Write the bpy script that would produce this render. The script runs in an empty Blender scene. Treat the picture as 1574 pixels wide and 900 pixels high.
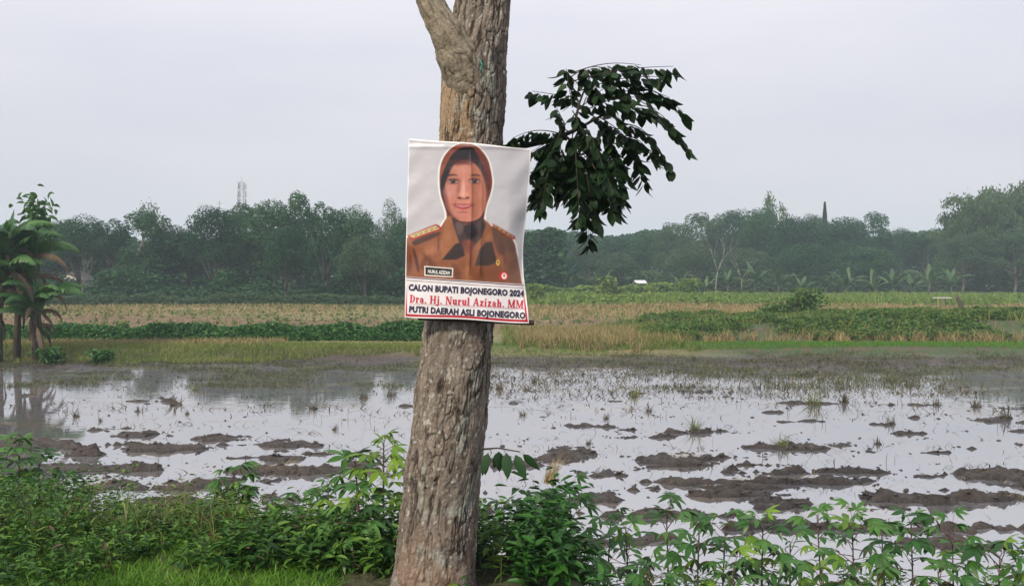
import bpy, math, random
import numpy as np
from mathutils import Vector, Matrix
R = math.radians
rng = np.random.default_rng(7)
rnd = random.Random(11)
scene = bpy.context.scene
COL = scene.collection

# ------------------------------------------------------------------ camera
FPX, CX, CY, HZ, CAMH = 1235.0, 787.0, 450.0, 427.0, 1.6
PITCH = math.atan((CY - HZ) / FPX)
cam_d = bpy.data.cameras.new('camera')
cam = bpy.data.objects.new('camera', cam_d); COL.objects.link(cam)
cam.location = (0, 0, CAMH); cam.rotation_euler = (R(90) - PITCH, 0, 0)
cam_d.sensor_width = 36.0; cam_d.lens = FPX / 1574.0 * 36.0
cam_d.clip_start = 0.05; cam_d.clip_end = 5000
scene.camera = cam

# ------------------------------------------------------------------ sky, sun, exposure
SUN_EL, SUN_AZ = 38.0, 215.0        # azimuth clockwise from +Y: behind the viewer, to the left
W = bpy.data.worlds.new('World'); scene.world = W; W.use_nodes = True
nt = W.node_tree; nt.nodes.clear()
def N(t, k, **kw):
    n = t.nodes.new(k)
    for a, b in kw.items(): setattr(n, a, b)
    return n
out = N(nt, 'ShaderNodeOutputWorld'); bgA = N(nt, 'ShaderNodeBackground'); bgB = N(nt, 'ShaderNodeBackground')
sky = N(nt, 'ShaderNodeTexSky', sky_type='NISHITA', sun_disc=False)
sky.sun_elevation = R(SUN_EL); sky.sun_rotation = R(SUN_AZ); sky.dust_density = 4.0; sky.air_density = 1.2
nt.links.new(sky.outputs[0], bgA.inputs[0]); bgA.inputs[1].default_value = 0.05
tc = N(nt, 'ShaderNodeTexCoord'); mp = N(nt, 'ShaderNodeMapping'); mp.inputs['Scale'].default_value = (1.2, 1.2, 5.0)
nz = N(nt, 'ShaderNodeTexNoise'); nz.inputs['Scale'].default_value = 1.6; nz.inputs['Detail'].default_value = 4
nt.links.new(tc.outputs['Generated'], mp.inputs[0]); nt.links.new(mp.outputs[0], nz.inputs['Vector'])
cr = N(nt, 'ShaderNodeValToRGB'); cr.color_ramp.elements[0].position = .36; cr.color_ramp.elements[1].position = .64
cr.color_ramp.elements[0].color = (0.63, 0.63, 0.70, 1); cr.color_ramp.elements[1].color = (0.70, 0.685, 0.735, 1)
nt.links.new(nz.outputs[0], cr.inputs[0]); sx = N(nt, 'ShaderNodeSeparateXYZ'); nt.links.new(tc.outputs['Generated'], sx.inputs[0])
gr = N(nt, 'ShaderNodeMath', operation='MULTIPLY_ADD'); gr.inputs[1].default_value = 1.05; gr.inputs[2].default_value = 0.90; gr.use_clamp = False
mxz = N(nt, 'ShaderNodeMath', operation='MAXIMUM'); mxz.inputs[1].default_value = 0.0; nt.links.new(sx.outputs['Z'], mxz.inputs[0]); nt.links.new(mxz.outputs[0], gr.inputs[0])
nt.links.new(cr.outputs[0], bgB.inputs[0]); nt.links.new(gr.outputs[0], bgB.inputs[1])       # overcast: brighter towards the zenith
mx = N(nt, 'ShaderNodeMixShader'); mx.inputs[0].default_value = 0.93
nt.links.new(bgA.outputs[0], mx.inputs[1]); nt.links.new(bgB.outputs[0], mx.inputs[2]); nt.links.new(mx.outputs[0], out.inputs[0])
sl = bpy.data.lights.new('sun', 'SUN'); sl.energy = 4.0; sl.angle = R(9); sl.color = (1.0, 0.88, 0.70)
so = bpy.data.objects.new('sun', sl); COL.objects.link(so)
az = R(SUN_AZ); el = R(SUN_EL)
sd = Vector((math.sin(az) * math.cos(el), math.cos(az) * math.cos(el), math.sin(el)))
so.rotation_euler = sd.to_track_quat('Z', 'Y').to_euler(); so.location = (0, 0, 30)
vs = scene.view_settings; vs.view_transform = 'Standard'; vs.look = 'None'; vs.exposure = 0.12; vs.gamma = 1.0; vs.use_curve_mapping = False
cy = scene.cycles; cy.use_denoising = True
try: cy.denoiser = 'OPENIMAGEDENOISE'; cy.denoising_prefilter = 'ACCURATE'
except Exception: pass
cy.max_bounces = 6; cy.diffuse_bounces = 3; cy.glossy_bounces = 3; cy.transmission_bounces = 3; cy.volume_bounces = 1
cy.caustics_reflective = False; cy.caustics_refractive = False

# ------------------------------------------------------------------ geometry helpers
def ray(px, py):
    x = (px - CX) / FPX; y = -(py - CY) / FPX
    return np.array([x, math.cos(PITCH) + y * math.sin(PITCH), -math.sin(PITCH) + y * math.cos(PITCH)])
CAM = np.array([0, 0, CAMH])
def P(px, py, Y):                     # world point at distance Y seen at a pixel of the survey
    d = ray(px, py); return CAM + d * (Y / d[1])
def G(px, py, z):                     # world point on the level z
    d = ray(px, py); return CAM + d * ((z - CAMH) / d[2])

def h2(ix, iy, s=0):
    n = (ix.astype(np.int64) * 374761393 + iy.astype(np.int64) * 668265263 + s * 974634777) & 0x7fffffff
    n = ((n ^ (n >> 13)) * 1274126177) & 0x7fffffff
    n = (n ^ (n >> 16)) & 0xffffff
    return n / float(0xffffff)
def vn(x, y, s=0):
    x = np.asarray(x, float); y = np.asarray(y, float)
    ix = np.floor(x); iy = np.floor(y); fx = x - ix; fy = y - iy
    fx = fx * fx * (3 - 2 * fx); fy = fy * fy * (3 - 2 * fy)
    a = h2(ix, iy, s); b = h2(ix + 1, iy, s); c = h2(ix, iy + 1, s); d = h2(ix + 1, iy + 1, s)
    return (a + (b - a) * fx) * (1 - fy) + (c + (d - c) * fx) * fy
def fbm(x, y, o=4, s=0, g=.5):
    t = 0; a = 1; m = 0
    for k in range(o):
        t = t + a * vn(x * 2 ** k + 17.3 * k, y * 2 ** k - 9.1 * k, s + k); m += a; a *= g
    return t / m
def worley(x, y, s=0):
    ix = np.floor(x); iy = np.floor(y); f1 = np.full(x.shape, 9.0); f2 = np.full(x.shape, 9.0); idv = np.zeros(x.shape)
    for dx in (-1, 0, 1):
        for dy in (-1, 0, 1):
            cx = ix + dx; cyy = iy + dy
            d = np.hypot(cx + h2(cx, cyy, s) - x, cyy + h2(cx, cyy, s + 5) - y)
            r = h2(cx, cyy, s + 9); n = d < f1
            f2 = np.where(n, f1, np.minimum(f2, d)); idv = np.where(n, r, idv); f1 = np.where(n, d, f1)
    return f1, f2, idv
def ss(a, b, x):
    t = np.clip((x - a) / (b - a), 0, 1); return t * t * (3 - 2 * t)
def lerp(a, b, t): return a + (b - a) * t

def mesh(name, V, quads=None, tris=None, mat=None, smooth=False, var=None, col=None):
    me = bpy.data.meshes.new(name); V = np.ascontiguousarray(V, dtype=np.float32)
    me.vertices.add(len(V)); me.vertices.foreach_set('co', V.ravel())
    q = np.zeros((0, 4), int) if quads is None or not len(quads) else np.asarray(quads)
    t = np.zeros((0, 3), int) if tris is None or not len(tris) else np.asarray(tris)
    idx = np.concatenate([q.ravel(), t.ravel()]).astype(np.int32)
    st = np.concatenate([np.arange(len(q)) * 4, len(q) * 4 + np.arange(len(t)) * 3]).astype(np.int32)
    me.loops.add(len(idx)); me.loops.foreach_set('vertex_index', idx)
    me.polygons.add(len(st)); me.polygons.foreach_set('loop_start', st)
    if smooth: me.polygons.foreach_set('use_smooth', np.ones(len(st), bool))
    else: me.polygons.foreach_set('use_smooth', np.zeros(len(st), bool))
    me.update(calc_edges=True)
    if var is not None:
        a = me.attributes.new('var', 'FLOAT', 'POINT'); a.data.foreach_set('value', np.asarray(var, np.float32))
    if col is not None:
        a = me.color_attributes.new('col', 'FLOAT_COLOR', 'POINT')
        c = np.ones((len(V), 4), np.float32); c[:, :3] = col; a.data.foreach_set('color', c.ravel())
    if mat: me.materials.append(mat)
    return me
def link(name, me, parent=None, loc=None):
    o = bpy.data.objects.new(name, me); COL.objects.link(o)
    if parent: o.parent = parent
    if loc is not None: o.location = loc
    return o
def tag(o, label=None, cat=None, group=None, kind=None):
    if label: o['label'] = label
    if cat: o['category'] = cat
    if group: o['group'] = group
    if kind: o['kind'] = kind
    return o
def thing(name, label, cat, loc=(0, 0, 0), rz=0, group=None):
    o = bpy.data.objects.new(name, None); COL.objects.link(o)
    o.location = loc; o.rotation_euler = (0, 0, rz); o.empty_display_size = .2
    return tag(o, label, cat, group)

class MB:                             # collects pieces into one mesh
    def __init__(s): s.v = []; s.q = []; s.t = []; s.n = 0; s.a = []
    def add(s, V, q=None, t=None, var=0.5):
        V = np.asarray(V, float).reshape(-1, 3)
        if q is not None and len(q): s.q.append(np.asarray(q) + s.n)
        if t is not None and len(t): s.t.append(np.asarray(t) + s.n)
        s.v.append(V); s.a.append(np.broadcast_to(np.asarray(var, float), (len(V),))); s.n += len(V)
    def tube(s, pts, rad, k=8, var=0.5, cap=True):
        pts = np.asarray(pts, float); n = len(pts); rad = np.broadcast_to(np.asarray(rad, float), (n,))
        tn = np.gradient(pts, axis=0); tn /= np.linalg.norm(tn, axis=1)[:, None] + 1e-9
        up = np.array([0, 0, 1.]) if abs(tn[0, 2]) < .8 else np.array([0, 1., 0])
        V = []
        for i in range(n):
            a = np.cross(tn[i], up); a /= np.linalg.norm(a) + 1e-9; b = np.cross(a, tn[i]); up = b
            th = np.arange(k) * 2 * math.pi / k
            V.append(pts[i] + rad[i] * (np.cos(th)[:, None] * a + np.sin(th)[:, None] * b))
        V = np.concatenate(V); i = np.arange(n - 1)[:, None] * k; j = np.arange(k)[None]; j2 = (j + 1) % k
        q = np.stack([i + j, i + j2, i + k + j2, i + k + j], -1).reshape(-1, 4); t = None
        if cap:
            V = np.concatenate([V, pts[:1], pts[-1:]]); jj = np.arange(k); c0, c1 = n * k, n * k + 1; b_ = (n - 1) * k
            t = np.concatenate([np.stack([np.full(k, c0), (jj + 1) % k, jj], -1), np.stack([np.full(k, c1), b_ + jj, b_ + (jj + 1) % k], -1)])
        s.add(V, q, t, var)
    def box(s, c, d, rz=0, var=.5, tilt=None):
        x, y, z = np.array(d) / 2.
        V = np.array([[a * x, b * y, e * z] for a in (-1, 1) for b in (-1, 1) for e in (-1, 1)], float)
        if tilt is not None: V = V @ np.array(Matrix.Rotation(tilt[1], 3, tilt[0])).T
        if rz: V = V @ np.array([[math.cos(rz), math.sin(rz), 0], [-math.sin(rz), math.cos(rz), 0], [0, 0, 1]])
        s.add(V + np.array(c), [[0, 1, 3, 2], [4, 6, 7, 5], [0, 4, 5, 1], [2, 3, 7, 6], [0, 2, 6, 4], [1, 5, 7, 3]], None, var)
    def mesh(s, name, mat, smooth=False):
        return mesh(name, np.concatenate(s.v), np.concatenate(s.q) if s.q else None, np.concatenate(s.t) if s.t else None, mat, smooth, np.concatenate(s.a))

def blades(Pp, h, w, lean, var, dirv=None):
    """curved grass blades: 5 vertices each"""
    n = len(Pp); a = rng.uniform(0, 2 * math.pi, n); th = rng.uniform(0, 2 * math.pi, n) if dirv is None else dirv
    wx = np.stack([np.cos(a), np.sin(a), np.zeros(n)], 1) * (np.asarray(w) / 2)[:, None]
    d = np.stack([np.cos(th), np.sin(th), np.zeros(n)], 1); h = np.asarray(h)[:, None]; ln = np.asarray(lean)[:, None]
    up = np.array([0, 0, 1.])
    m = Pp + up * h * .55 * np.maximum(.06, 1 - .40 * ln ** 2) + d * h * ln * (.3 + .08 * ln)
    t = Pp + up * h * (1 - .35 * ln ** 2) + d * h * ln
    V = np.stack([Pp - wx, Pp + wx, m + wx * .8, m - wx * .8, t], 1).reshape(-1, 3)
    b = np.arange(n)[:, None] * 5
    return V, b + np.array([[0, 1, 2, 3]]), b + np.array([[3, 2, 4]]), np.repeat(var, 5)
def leaves(Pp, D, Nn, l, w, var, fold=.18):
    """leaf-shaped folded pieces: 6 vertices, two quads on a midrib"""
    D = D / (np.linalg.norm(D, axis=1)[:, None] + 1e-9); S = np.cross(D, Nn); S /= np.linalg.norm(S, axis=1)[:, None] + 1e-9
    U = np.cross(S, D); l = np.asarray(l)[:, None]; w = np.asarray(w)[:, None]
    b = Pp; t = Pp + D * l - U * l * .12; e = U * w * fold
    V = np.stack([b, Pp + D * l * .35 - S * w / 2 + e, Pp + D * l * .72 - S * w * .3 + e, t,
                  Pp + D * l * .72 + S * w * .3 + e, Pp + D * l * .35 + S * w / 2 + e], 1).reshape(-1, 3)
    i = np.arange(len(Pp))[:, None] * 6
    return V, np.concatenate([i + np.array([[0, 3, 2, 1]]), i + np.array([[0, 5, 4, 3]])]), None, np.repeat(var, 6)
def rdir(n, zlo=-1, zhi=1):
    z = rng.uniform(zlo, zhi, n); a = rng.uniform(0, 2 * math.pi, n); r = np.sqrt(1 - z * z)
    return np.stack([r * np.cos(a), r * np.sin(a), z], 1)

# ------------------------------------------------------------------ materials
def newmat(name):
    m = bpy.data.materials.new(name); m.use_nodes = True; t = m.node_tree; t.nodes.clear()
    o = N(t, 'ShaderNodeOutputMaterial'); p = N(t, 'ShaderNodeBsdfPrincipled'); t.links.new(p.outputs[0], o.inputs[0])
    return m, t, p, o
def ramp(t, cols, pos=None):
    r = N(t, 'ShaderNodeValToRGB'); e = r.color_ramp.elements; n = len(cols)
    pos = pos or [i / (n - 1) for i in range(n)]
    while len(e) < n: e.new(.5)
    for i in range(n): e[i].position = pos[i]; e[i].color = (*cols[i], 1)
    return r
def leafmat(name, cols, rough=.5, trans=.25, spec=.35, obj=0.0, vein=0):
    """colour runs over the per-leaf value and the object's own random value; thin tissue lets some light through"""
    m, t, p, o = newmat(name)
    at = N(t, 'ShaderNodeAttribute', attribute_name='var'); oi = N(t, 'ShaderNodeObjectInfo')
    ma = N(t, 'ShaderNodeMath', operation='MULTIPLY_ADD'); ma.inputs[1].default_value = obj; t.links.new(oi.outputs['Random'], ma.inputs[0])
    sc_ = N(t, 'ShaderNodeMath', operation='MULTIPLY'); sc_.inputs[1].default_value = 1 - obj; t.links.new(at.outputs['Fac'], sc_.inputs[0])
    t.links.new(sc_.outputs[0], ma.inputs[2]); r = ramp(t, cols); t.links.new(ma.outputs[0], r.inputs[0])
    nzz = N(t, 'ShaderNodeTexNoise'); nzz.inputs['Scale'].default_value = 9; tcc = N(t, 'ShaderNodeTexCoord'); t.links.new(tcc.outputs['Object'], nzz.inputs['Vector'])
    hs = N(t, 'ShaderNodeHueSaturation'); mr = N(t, 'ShaderNodeMapRange'); mr.inputs['To Min'].default_value = .7; mr.inputs['To Max'].default_value = 1.3
    t.links.new(nzz.outputs[0], mr.inputs[0]); t.links.new(mr.outputs[0], hs.inputs['Value']); t.links.new(r.outputs[0], hs.inputs['Color'])
    t.links.new(hs.outputs[0], p.inputs['Base Color']); p.inputs['Roughness'].default_value = rough; p.inputs['Specular IOR Level'].default_value = spec
    if trans:
        tr = N(t, 'ShaderNodeBsdfTranslucent'); t.links.new(hs.outputs[0], tr.inputs[0]); mi = N(t, 'ShaderNodeMixShader'); mi.inputs[0].default_value = trans
        t.links.new(p.outputs[0], mi.inputs[1]); t.links.new(tr.outputs[0], mi.inputs[2]); t.links.new(mi.outputs[0], o.inputs[0])
    return m
def plain(name, c, rough=.7, var=.25, scale=12, metal=0, bump=0.0, spec=.4, stretch=(1, 1, 1)):
    m, t, p, o = newmat(name); nzz = N(t, 'ShaderNodeTexNoise'); nzz.inputs['Scale'].default_value = scale; nzz.inputs['Detail'].default_value = 5
    tcc = N(t, 'ShaderNodeTexCoord'); mpp = N(t, 'ShaderNodeMapping'); mpp.inputs['Scale'].default_value = stretch
    t.links.new(tcc.outputs['Object'], mpp.inputs[0]); t.links.new(mpp.outputs[0], nzz.inputs['Vector'])
    r = ramp(t, [tuple(x * (1 - var) for x in c), tuple(min(1, x * (1 + var)) for x in c)], [.3, .7]); t.links.new(nzz.outputs[0], r.inputs[0])
    t.links.new(r.outputs[0], p.inputs['Base Color']); p.inputs['Roughness'].default_value = rough; p.inputs['Metallic'].default_value = metal; p.inputs['Specular IOR Level'].default_value = spec
    if bump:
        b = N(t, 'ShaderNodeBump'); b.inputs['Distance'].default_value = bump; t.links.new(nzz.outputs[0], b.inputs['Height']); t.links.new(b.outputs[0], p.inputs['Normal'])
    return m
def colmat(name, rough=.8, spec=.3, scale=30, amp=.3, bump=.01, rattr=False):
    """colour held by the mesh, fine grain added by noise"""
    m, t, p, o = newmat(name); at = N(t, 'ShaderNodeAttribute', attribute_name='col')
    nzz = N(t, 'ShaderNodeTexNoise'); nzz.inputs['Scale'].default_value = scale; nzz.inputs['Detail'].default_value = 6; nzz.inputs['Roughness'].default_value = .65
    tcc = N(t, 'ShaderNodeTexCoord'); t.links.new(tcc.outputs['Object'], nzz.inputs['Vector'])
    mr = N(t, 'ShaderNodeMapRange'); mr.inputs['From Min'].default_value = .25; mr.inputs['From Max'].default_value = .75; mr.inputs['To Min'].default_value = 1 - amp; mr.inputs['To Max'].default_value = 1 + amp
    t.links.new(nzz.outputs[0], mr.inputs[0]); vm = N(t, 'ShaderNodeVectorMath', operation='SCALE'); t.links.new(at.outputs['Color'], vm.inputs[0]); t.links.new(mr.outputs[0], vm.inputs['Scale'])
    t.links.new(vm.outputs[0], p.inputs['Base Color']); p.inputs['Roughness'].default_value = rough; p.inputs['Specular IOR Level'].default_value = spec
    if bump:
        b = N(t, 'ShaderNodeBump'); b.inputs['Distance'].default_value = bump; t.links.new(nzz.outputs[0], b.inputs['Height']); t.links.new(b.outputs[0], p.inputs['Normal'])
    return m

# ------------------------------------------------------------------ the land
ZW = -0.80                            # level of the flooded paddy
def isl(px0, px1, py, h, dy=None, tilt=0):
    a = G(px0, py, ZW); b = G(px1, py, ZW); return ((a[0] + b[0]) / 2, a[1], (b[0] - a[0]) / 2, (dy or 0.35) * .72, h * .85, tilt)
ISL = [isl(185, 330, 688, .10, .45), isl(190, 258, 668, .08, .3), isl(310, 385, 675, .09, .3), isl(405, 480, 684, .07, .25), isl(400, 455, 707, .07, .22),
       isl(330, 580, 725, .10, .22), isl(120, 400, 748, .10, .28), isl(90, 185, 700, .30, .25), isl(200, 390, 778, .17, .2), isl(30, 260, 722, .11, .32),
       isl(832, 915, 701, .11, .35), isl(965, 1100, 712, .12, .4), isl(900, 960, 728, .07, .2), isl(990, 1110, 742, .08, .2), isl(1000, 1260, 750, .07, .16),
       isl(1150, 1275, 688, .09, .25), isl(1145, 1385, 724, .15, .24), isl(1080, 1330, 741, .12, .20), isl(1010, 1235, 762, .13, .14), isl(1345, 1620, 768, .20, .24),
       isl(1480, 1640, 732, .14, .35), isl(1150, 1300, 775, .16, .3), isl(1012, 1165, 664, .06, .15), isl(820, 930, 655, .05, .15), isl(930, 1000, 660, .05, .12),
       isl(880, 1150, 792, .09, .13), isl(1250, 1700, 812, .10, .2), isl(840, 1050, 832, .10, .15), isl(1100, 1330, 808, .12, .22), isl(1010, 1110, 745, .1, .3),
       isl(1500, 1560, 645, .10, .25), isl(1195, 1300, 620, .06, .2), isl(1030, 1100, 602, .05, .2), isl(140, 215, 660, .02, .2), isl(760, 830, 620, .02, .2),
       isl(1400, 1530, 836, .14, .25), isl(-60, 110, 690, .2, .5), isl(880, 950, 762, .12, .3)]
rs_ = random.Random(5)
for _ in range(85):
    px_, py_ = rs_.uniform(-40, 1620), rs_.choice([rs_.uniform(590, 700), rs_.uniform(680, 800)])
    p_ = G(px_, py_, ZW); ISL.append((p_[0], p_[1], rs_.uniform(.10, .55), rs_.uniform(.04, .11), rs_.uniform(.02, .05), 0))
def bank_edges(x):
    w = (fbm(x * .9, x * 0 + 3, 3, 2) - .5) * .9
    y0 = lerp(4.9, 4.45, ss(-2, -.2, x)) - .95 * ss(.15, .6, x) + w * .4
    y1 = lerp(7.6, 6.1, ss(-3.2, -.2, x)) - .7 * ss(.2, .7, x) + w * .8
    return y0, y1
def H(x, y):
    x = np.asarray(x, float); y = np.asarray(y, float)
    y0, y1 = bank_edges(x); s = ss(0, 1, np.clip((y - y0) / (y1 - y0), 0, 1))
    n1 = fbm(x * 1.1, y * 2.6, 4, 21); n2 = fbm(x * 5, y * 9, 3, 31); n3 = fbm(x * 16, y * 22, 2, 41)
    # paddy bed: lumpy mud, mostly just under the water
    near = 1 - ss(8.0, 10.2, y); far = ss(17.0, 24.0, y + 1.5 * (vn(x * .25, y * .2, 5) - .5) + np.where(x < 0, 0.2, .4))
    rg = ss(3, 8, x) * ss(15.5, 20, y)
    bed = ZW - .10 + (n1 - .5) * .20 + (n2 - .5) * .05 + near * .0 + far * .11 + rg * .035
    bed = np.where(bed > ZW + .06, ZW + .06 + (bed - ZW - .06) * .45, bed)
    for cx, cy_, rx, ry, h, tl in ISL:
        m = (np.abs(x - cx) < rx * 1.6) & (np.abs(y - cy_) < ry * 1.8)
        if not m.any(): continue
        dx = (x[m] - cx) / rx; dy = (y[m] - cy_) / ry
        q = np.sqrt(dx ** 2 + dy ** 2) + (vn(x[m] * 1.5, y[m] * 6.5, 61) - .5) * 1.3 + (vn(x[m] * 6, y[m] * 14, 62) - .5) * .8 + (vn(x[m] * 17, y[m] * 30, 66) - .5) * .5
        rough = (vn(x[m] * 4, y[m] * 9, 63) - .5) * .07 + (vn(x[m] * 13, y[m] * 22, 64) - .5) * .05 + (vn(x[m] * 32, y[m] * 44, 65) - .5) * .03
        b = ZW - .035 + (h * .36 + .040) * ss(.05, .8, 1 - q ** 2) + rough * ss(-.2, .4, 1 - q ** 2)
        bed[m] = np.where(q < 1.15, np.maximum(bed[m], b), bed[m])
    bed = bed + (n3 - .5) * .034 + (fbm(x * 7, y * 13, 2, 43) - .5) * .035 * near
    z = lerp(0.0 + (n2 - .5) * .05 + (n1 - .5) * .08, bed, s)
    # beyond the paddy
    field = -0.55 + (fbm(x * .15, y * .25, 3, 51) - .5) * (.12 + .30 * ss(34, 44, y)) + (n2 - .5) * .05
    ye = 24.6 + (vn(x * .4, x * 0, 7) - .5) * .8 + np.where(x < 0, -1.6 * ss(0, -6, x), 0)
    z = lerp(z, field, ss(0, 1.3, y - ye))
    mound = ss(3.5, 8.5, x) * ss(26.7, 29.4, y) * (1 - ss(34.5, 37, y)) * (.18 + .58 * fbm(x * .5, y * .4, 3, 71))
    z = z + mound
    for yb, hh in ((40, .12), (47, .15), (55, .15), (63, .12), (75, .15)):
        z = z + hh * np.exp(-((y - yb - (vn(x * .05, x * 0, yb) - .5) * 3) / .5) ** 2) * (y > 30)
    z = z + 1.0 * ss(75, 150, y) * ss(-15, 25, x) + .6 * ss(60, 80, y) * (1 - ss(-15, 25, x)) * 0
    return z
def Hs(x, y): return float(H(np.array([float(x)]), np.array([float(y)]))[0])

xs = np.concatenate([-17 - np.geomspace(.3, 680, 46)[::-1], np.arange(-17, 17.001, .065), 17 + np.geomspace(.3, 680, 46)])
ys = np.concatenate([-np.geomspace(.4, 40, 12)[::-1], np.arange(0, 4.4, .25), np.arange(4.4, 14, .05), np.arange(14, 27, .1), np.arange(27, 50, .3), np.geomspace(50, 900, 70)])
X, Y = np.meshgrid(xs, ys); Z = H(X.ravel(), Y.ravel()).reshape(X.shape)
nx, ny = len(xs), len(ys)
i = np.arange(ny - 1)[:, None] * nx; j = np.arange(nx - 1)[None]
Q = np.stack([i + j, i + j + 1, i + nx + j + 1, i + nx + j], -1).reshape(-1, 4)
def C(*a): return np.array(a, float)
MUD, MUDW, GRN, OLV, STR, PLW, DRT = C(.058, .046, .039), C(.024, .020, .018), C(.055, .10, .022), C(.12, .12, .05), C(.215, .175, .085), C(.135, .085, .05), C(.12, .10, .06)
x, y, z = X.ravel(), Y.ravel(), Z.ravel(); n = fbm(x * .5, y * 1.5, 4, 81)[:, None]; nf = fbm(x * 3, y * 6, 3, 82)[:, None]
def mixc(a, b, t): return a + (b - a) * t
col = mixc(MUD, MUDW, ss(.06, -.02, z - ZW)[:, None]) * (.75 + .5 * nf)
y0, y1 = bank_edges(x)
col = mixc(mixc(C(.06, .07, .03), C(.09, .075, .05), nf), col, ss(.25, .75, np.clip((y - y0) / (y1 - y0), 0, 1))[:, None])
far = ss(23.3, 25, y)[:, None]; lft = (1 - ss(-1, 3, x))[:, None]; rgt = ss(3.5, 8, x)[:, None]
yy = (y + (vn(x * .12, x * 0, 9) - .5) * 6 + (vn(x * .5, y * .3, 19) - .5) * 3)[:, None]; nn = n * .8 + nf * .2
fieldc = mixc(OLV, STR, ss(.35, .65, nn))
plow = mixc(PLW, STR * .8, ss(.45, .75, nf))
leftc = mixc(fieldc, plow, ss(33, 35, yy) * (1 - ss(42, 45, yy)))
leftc = mixc(leftc, mixc(STR, OLV, .35), ss(45, 48, yy)); leftc = mixc(leftc, C(.07, .09, .04), ss(60, 64, yy))
midc = mixc(mixc(STR, OLV, nf), plow, ss(33, 36, yy) * (1 - ss(44, 47, yy))); midc = mixc(midc, STR, ss(46, 49, yy) * (1 - ss(60, 64, yy))); midc = mixc(midc, C(.09, .12, .04), ss(60, 66, yy))
rc = mixc(C(.05, .08, .03), C(.09, .07, .045), ss(.5, .7, nf)); rc = mixc(rc, mixc(STR * 1.05, OLV, .15 * nf), ss(38, 41, yy) * (1 - ss(60, 62, yy)))
rc = mixc(rc, C(.07, .055, .04), ss(60, 62, yy) * (1 - ss(68, 70, yy))); rc = mixc(rc, C(.10, .13, .045), ss(68, 72, yy)); rc = mixc(rc, C(.34, .30, .24), ss(115, 122, yy) * (1 - ss(150, 165, yy)))
fc = mixc(mixc(midc, leftc, lft), rc, rgt)
col = mixc(col, fc, far)
mg = colmat('earth_and_mud', rough=.75, spec=.35, scale=18, amp=.55, bump=.05)
t_ = mg.node_tree; gp = N(t_, 'ShaderNodeNewGeometry'); sz = N(t_, 'ShaderNodeSeparateXYZ'); t_.links.new(gp.outputs['Position'], sz.inputs[0])
wr = N(t_, 'ShaderNodeMapRange'); wr.inputs['From Min'].default_value = ZW; wr.inputs['From Max'].default_value = ZW + .09; wr.inputs['To Min'].default_value = .22; wr.inputs['To Max'].default_value = .85
t_.links.new(sz.outputs['Z'], wr.inputs[0]); t_.links.new(wr.outputs[0], [n_ for n_ in t_.nodes if n_.type == 'BSDF_PRINCIPLED'][0].inputs['Roughness'])       # soaked mud shines
ground = link('ground', mesh('ground', np.stack([x, y, z], 1), Q, None, mg, True, col=col)); tag(ground, kind='structure')

# water
m, t, p, o = newmat('paddy_water'); p.inputs['Base Color'].default_value = (.13, .128, .14, 1); p.inputs['Roughness'].default_value = .015; p.inputs['IOR'].default_value = 4.0; p.inputs['Specular IOR Level'].default_value = .85
tcc = N(t, 'ShaderNodeTexCoord'); mpp = N(t, 'ShaderNodeMapping'); mpp.inputs['Scale'].default_value = (1.5, 3.5, 1); t.links.new(tcc.outputs['Object'], mpp.inputs[0])
nzz = N(t, 'ShaderNodeTexNoise'); nzz.inputs['Scale'].default_value = 2.2; nzz.inputs['Detail'].default_value = 3; t.links.new(mpp.outputs[0], nzz.inputs['Vector'])
sn = N(t, 'ShaderNodeTexNoise'); sn.inputs['Scale'].default_value = .55; sn.inputs['Detail'].default_value = 6; sn.inputs['Roughness'].default_value = .62; t.links.new(mpp.outputs[0], sn.inputs['Vector'])      # silt and scum patches
sr = ramp(t, [(.13, .128, .14), (.13, .128, .14), (.17, .14, .105)], [0, .50, .68]); t.links.new(sn.outputs[0], sr.inputs[0]); t.links.new(sr.outputs[0], p.inputs['Base Color'])
sm = N(t, 'ShaderNodeMapRange'); sm.inputs['From Min'].default_value = .5; sm.inputs['From Max'].default_value = .68; sm.inputs['To Min'].default_value = .012; sm.inputs['To Max'].default_value = .13; t.links.new(sn.outputs[0], sm.inputs[0]); t.links.new(sm.outputs[0], p.inputs['Roughness'])
b = N(t, 'ShaderNodeBump'); b.inputs['Distance'].default_value = .0014; b.inputs['Strength'].default_value = .6; t.links.new(nzz.outputs[0], b.inputs['Height']); t.links.new(b.outputs[0], p.inputs['Normal'])
water = link('water', mesh('water', [[-60, 5, ZW], [60, 5, ZW], [60, 25.6, ZW], [-60, 25.6, ZW]], [[0, 1, 2, 3]], None, m)); tag(water, kind='structure')
# ------------------------------------------------------------------ the poster tree
YT = 4.12                              # distance of the trunk axis
TR = [(-260, 735, 836), (-140, 718, 812), (-60, 705, 797), (0, 694, 789), (40, 691, 787), (60, 682, 786), (90, 673.5, 784), (135, 672, 783), (215, 671, 777), (300, 664, 773), (400, 656, 768), (500, 648, 764), (590, 637, 757), (650, 629, 752),
      (713, 620, 747), (760, 614, 741), (807, 607, 739), (867, 600, 736), (900, 596, 736), (935, 590, 742), (975, 578, 755)]
tz = np.array([P(0, t[0], YT)[2] for t in TR]); tl = np.array([P(t[1], t[0], YT)[0] for t in TR]); trr = np.array([P(t[2], t[0], YT)[0] for t in TR])
o_ = np.argsort(tz); tz, tl, trr = tz[o_], tl[o_], trr[o_]
def smooth_interp(z, zs, vs):
    r = 0
    for d in (-.05, -.025, 0, .025, .05): r = r + np.interp(z + d, zs, vs)
    return r / 5
NA, NZ = 300, 800
zz = np.linspace(tz[0], tz[-1], NZ); ang = np.arange(NA) * 2 * math.pi / NA
A_, Z_ = np.meshgrid(ang, zz)
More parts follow.
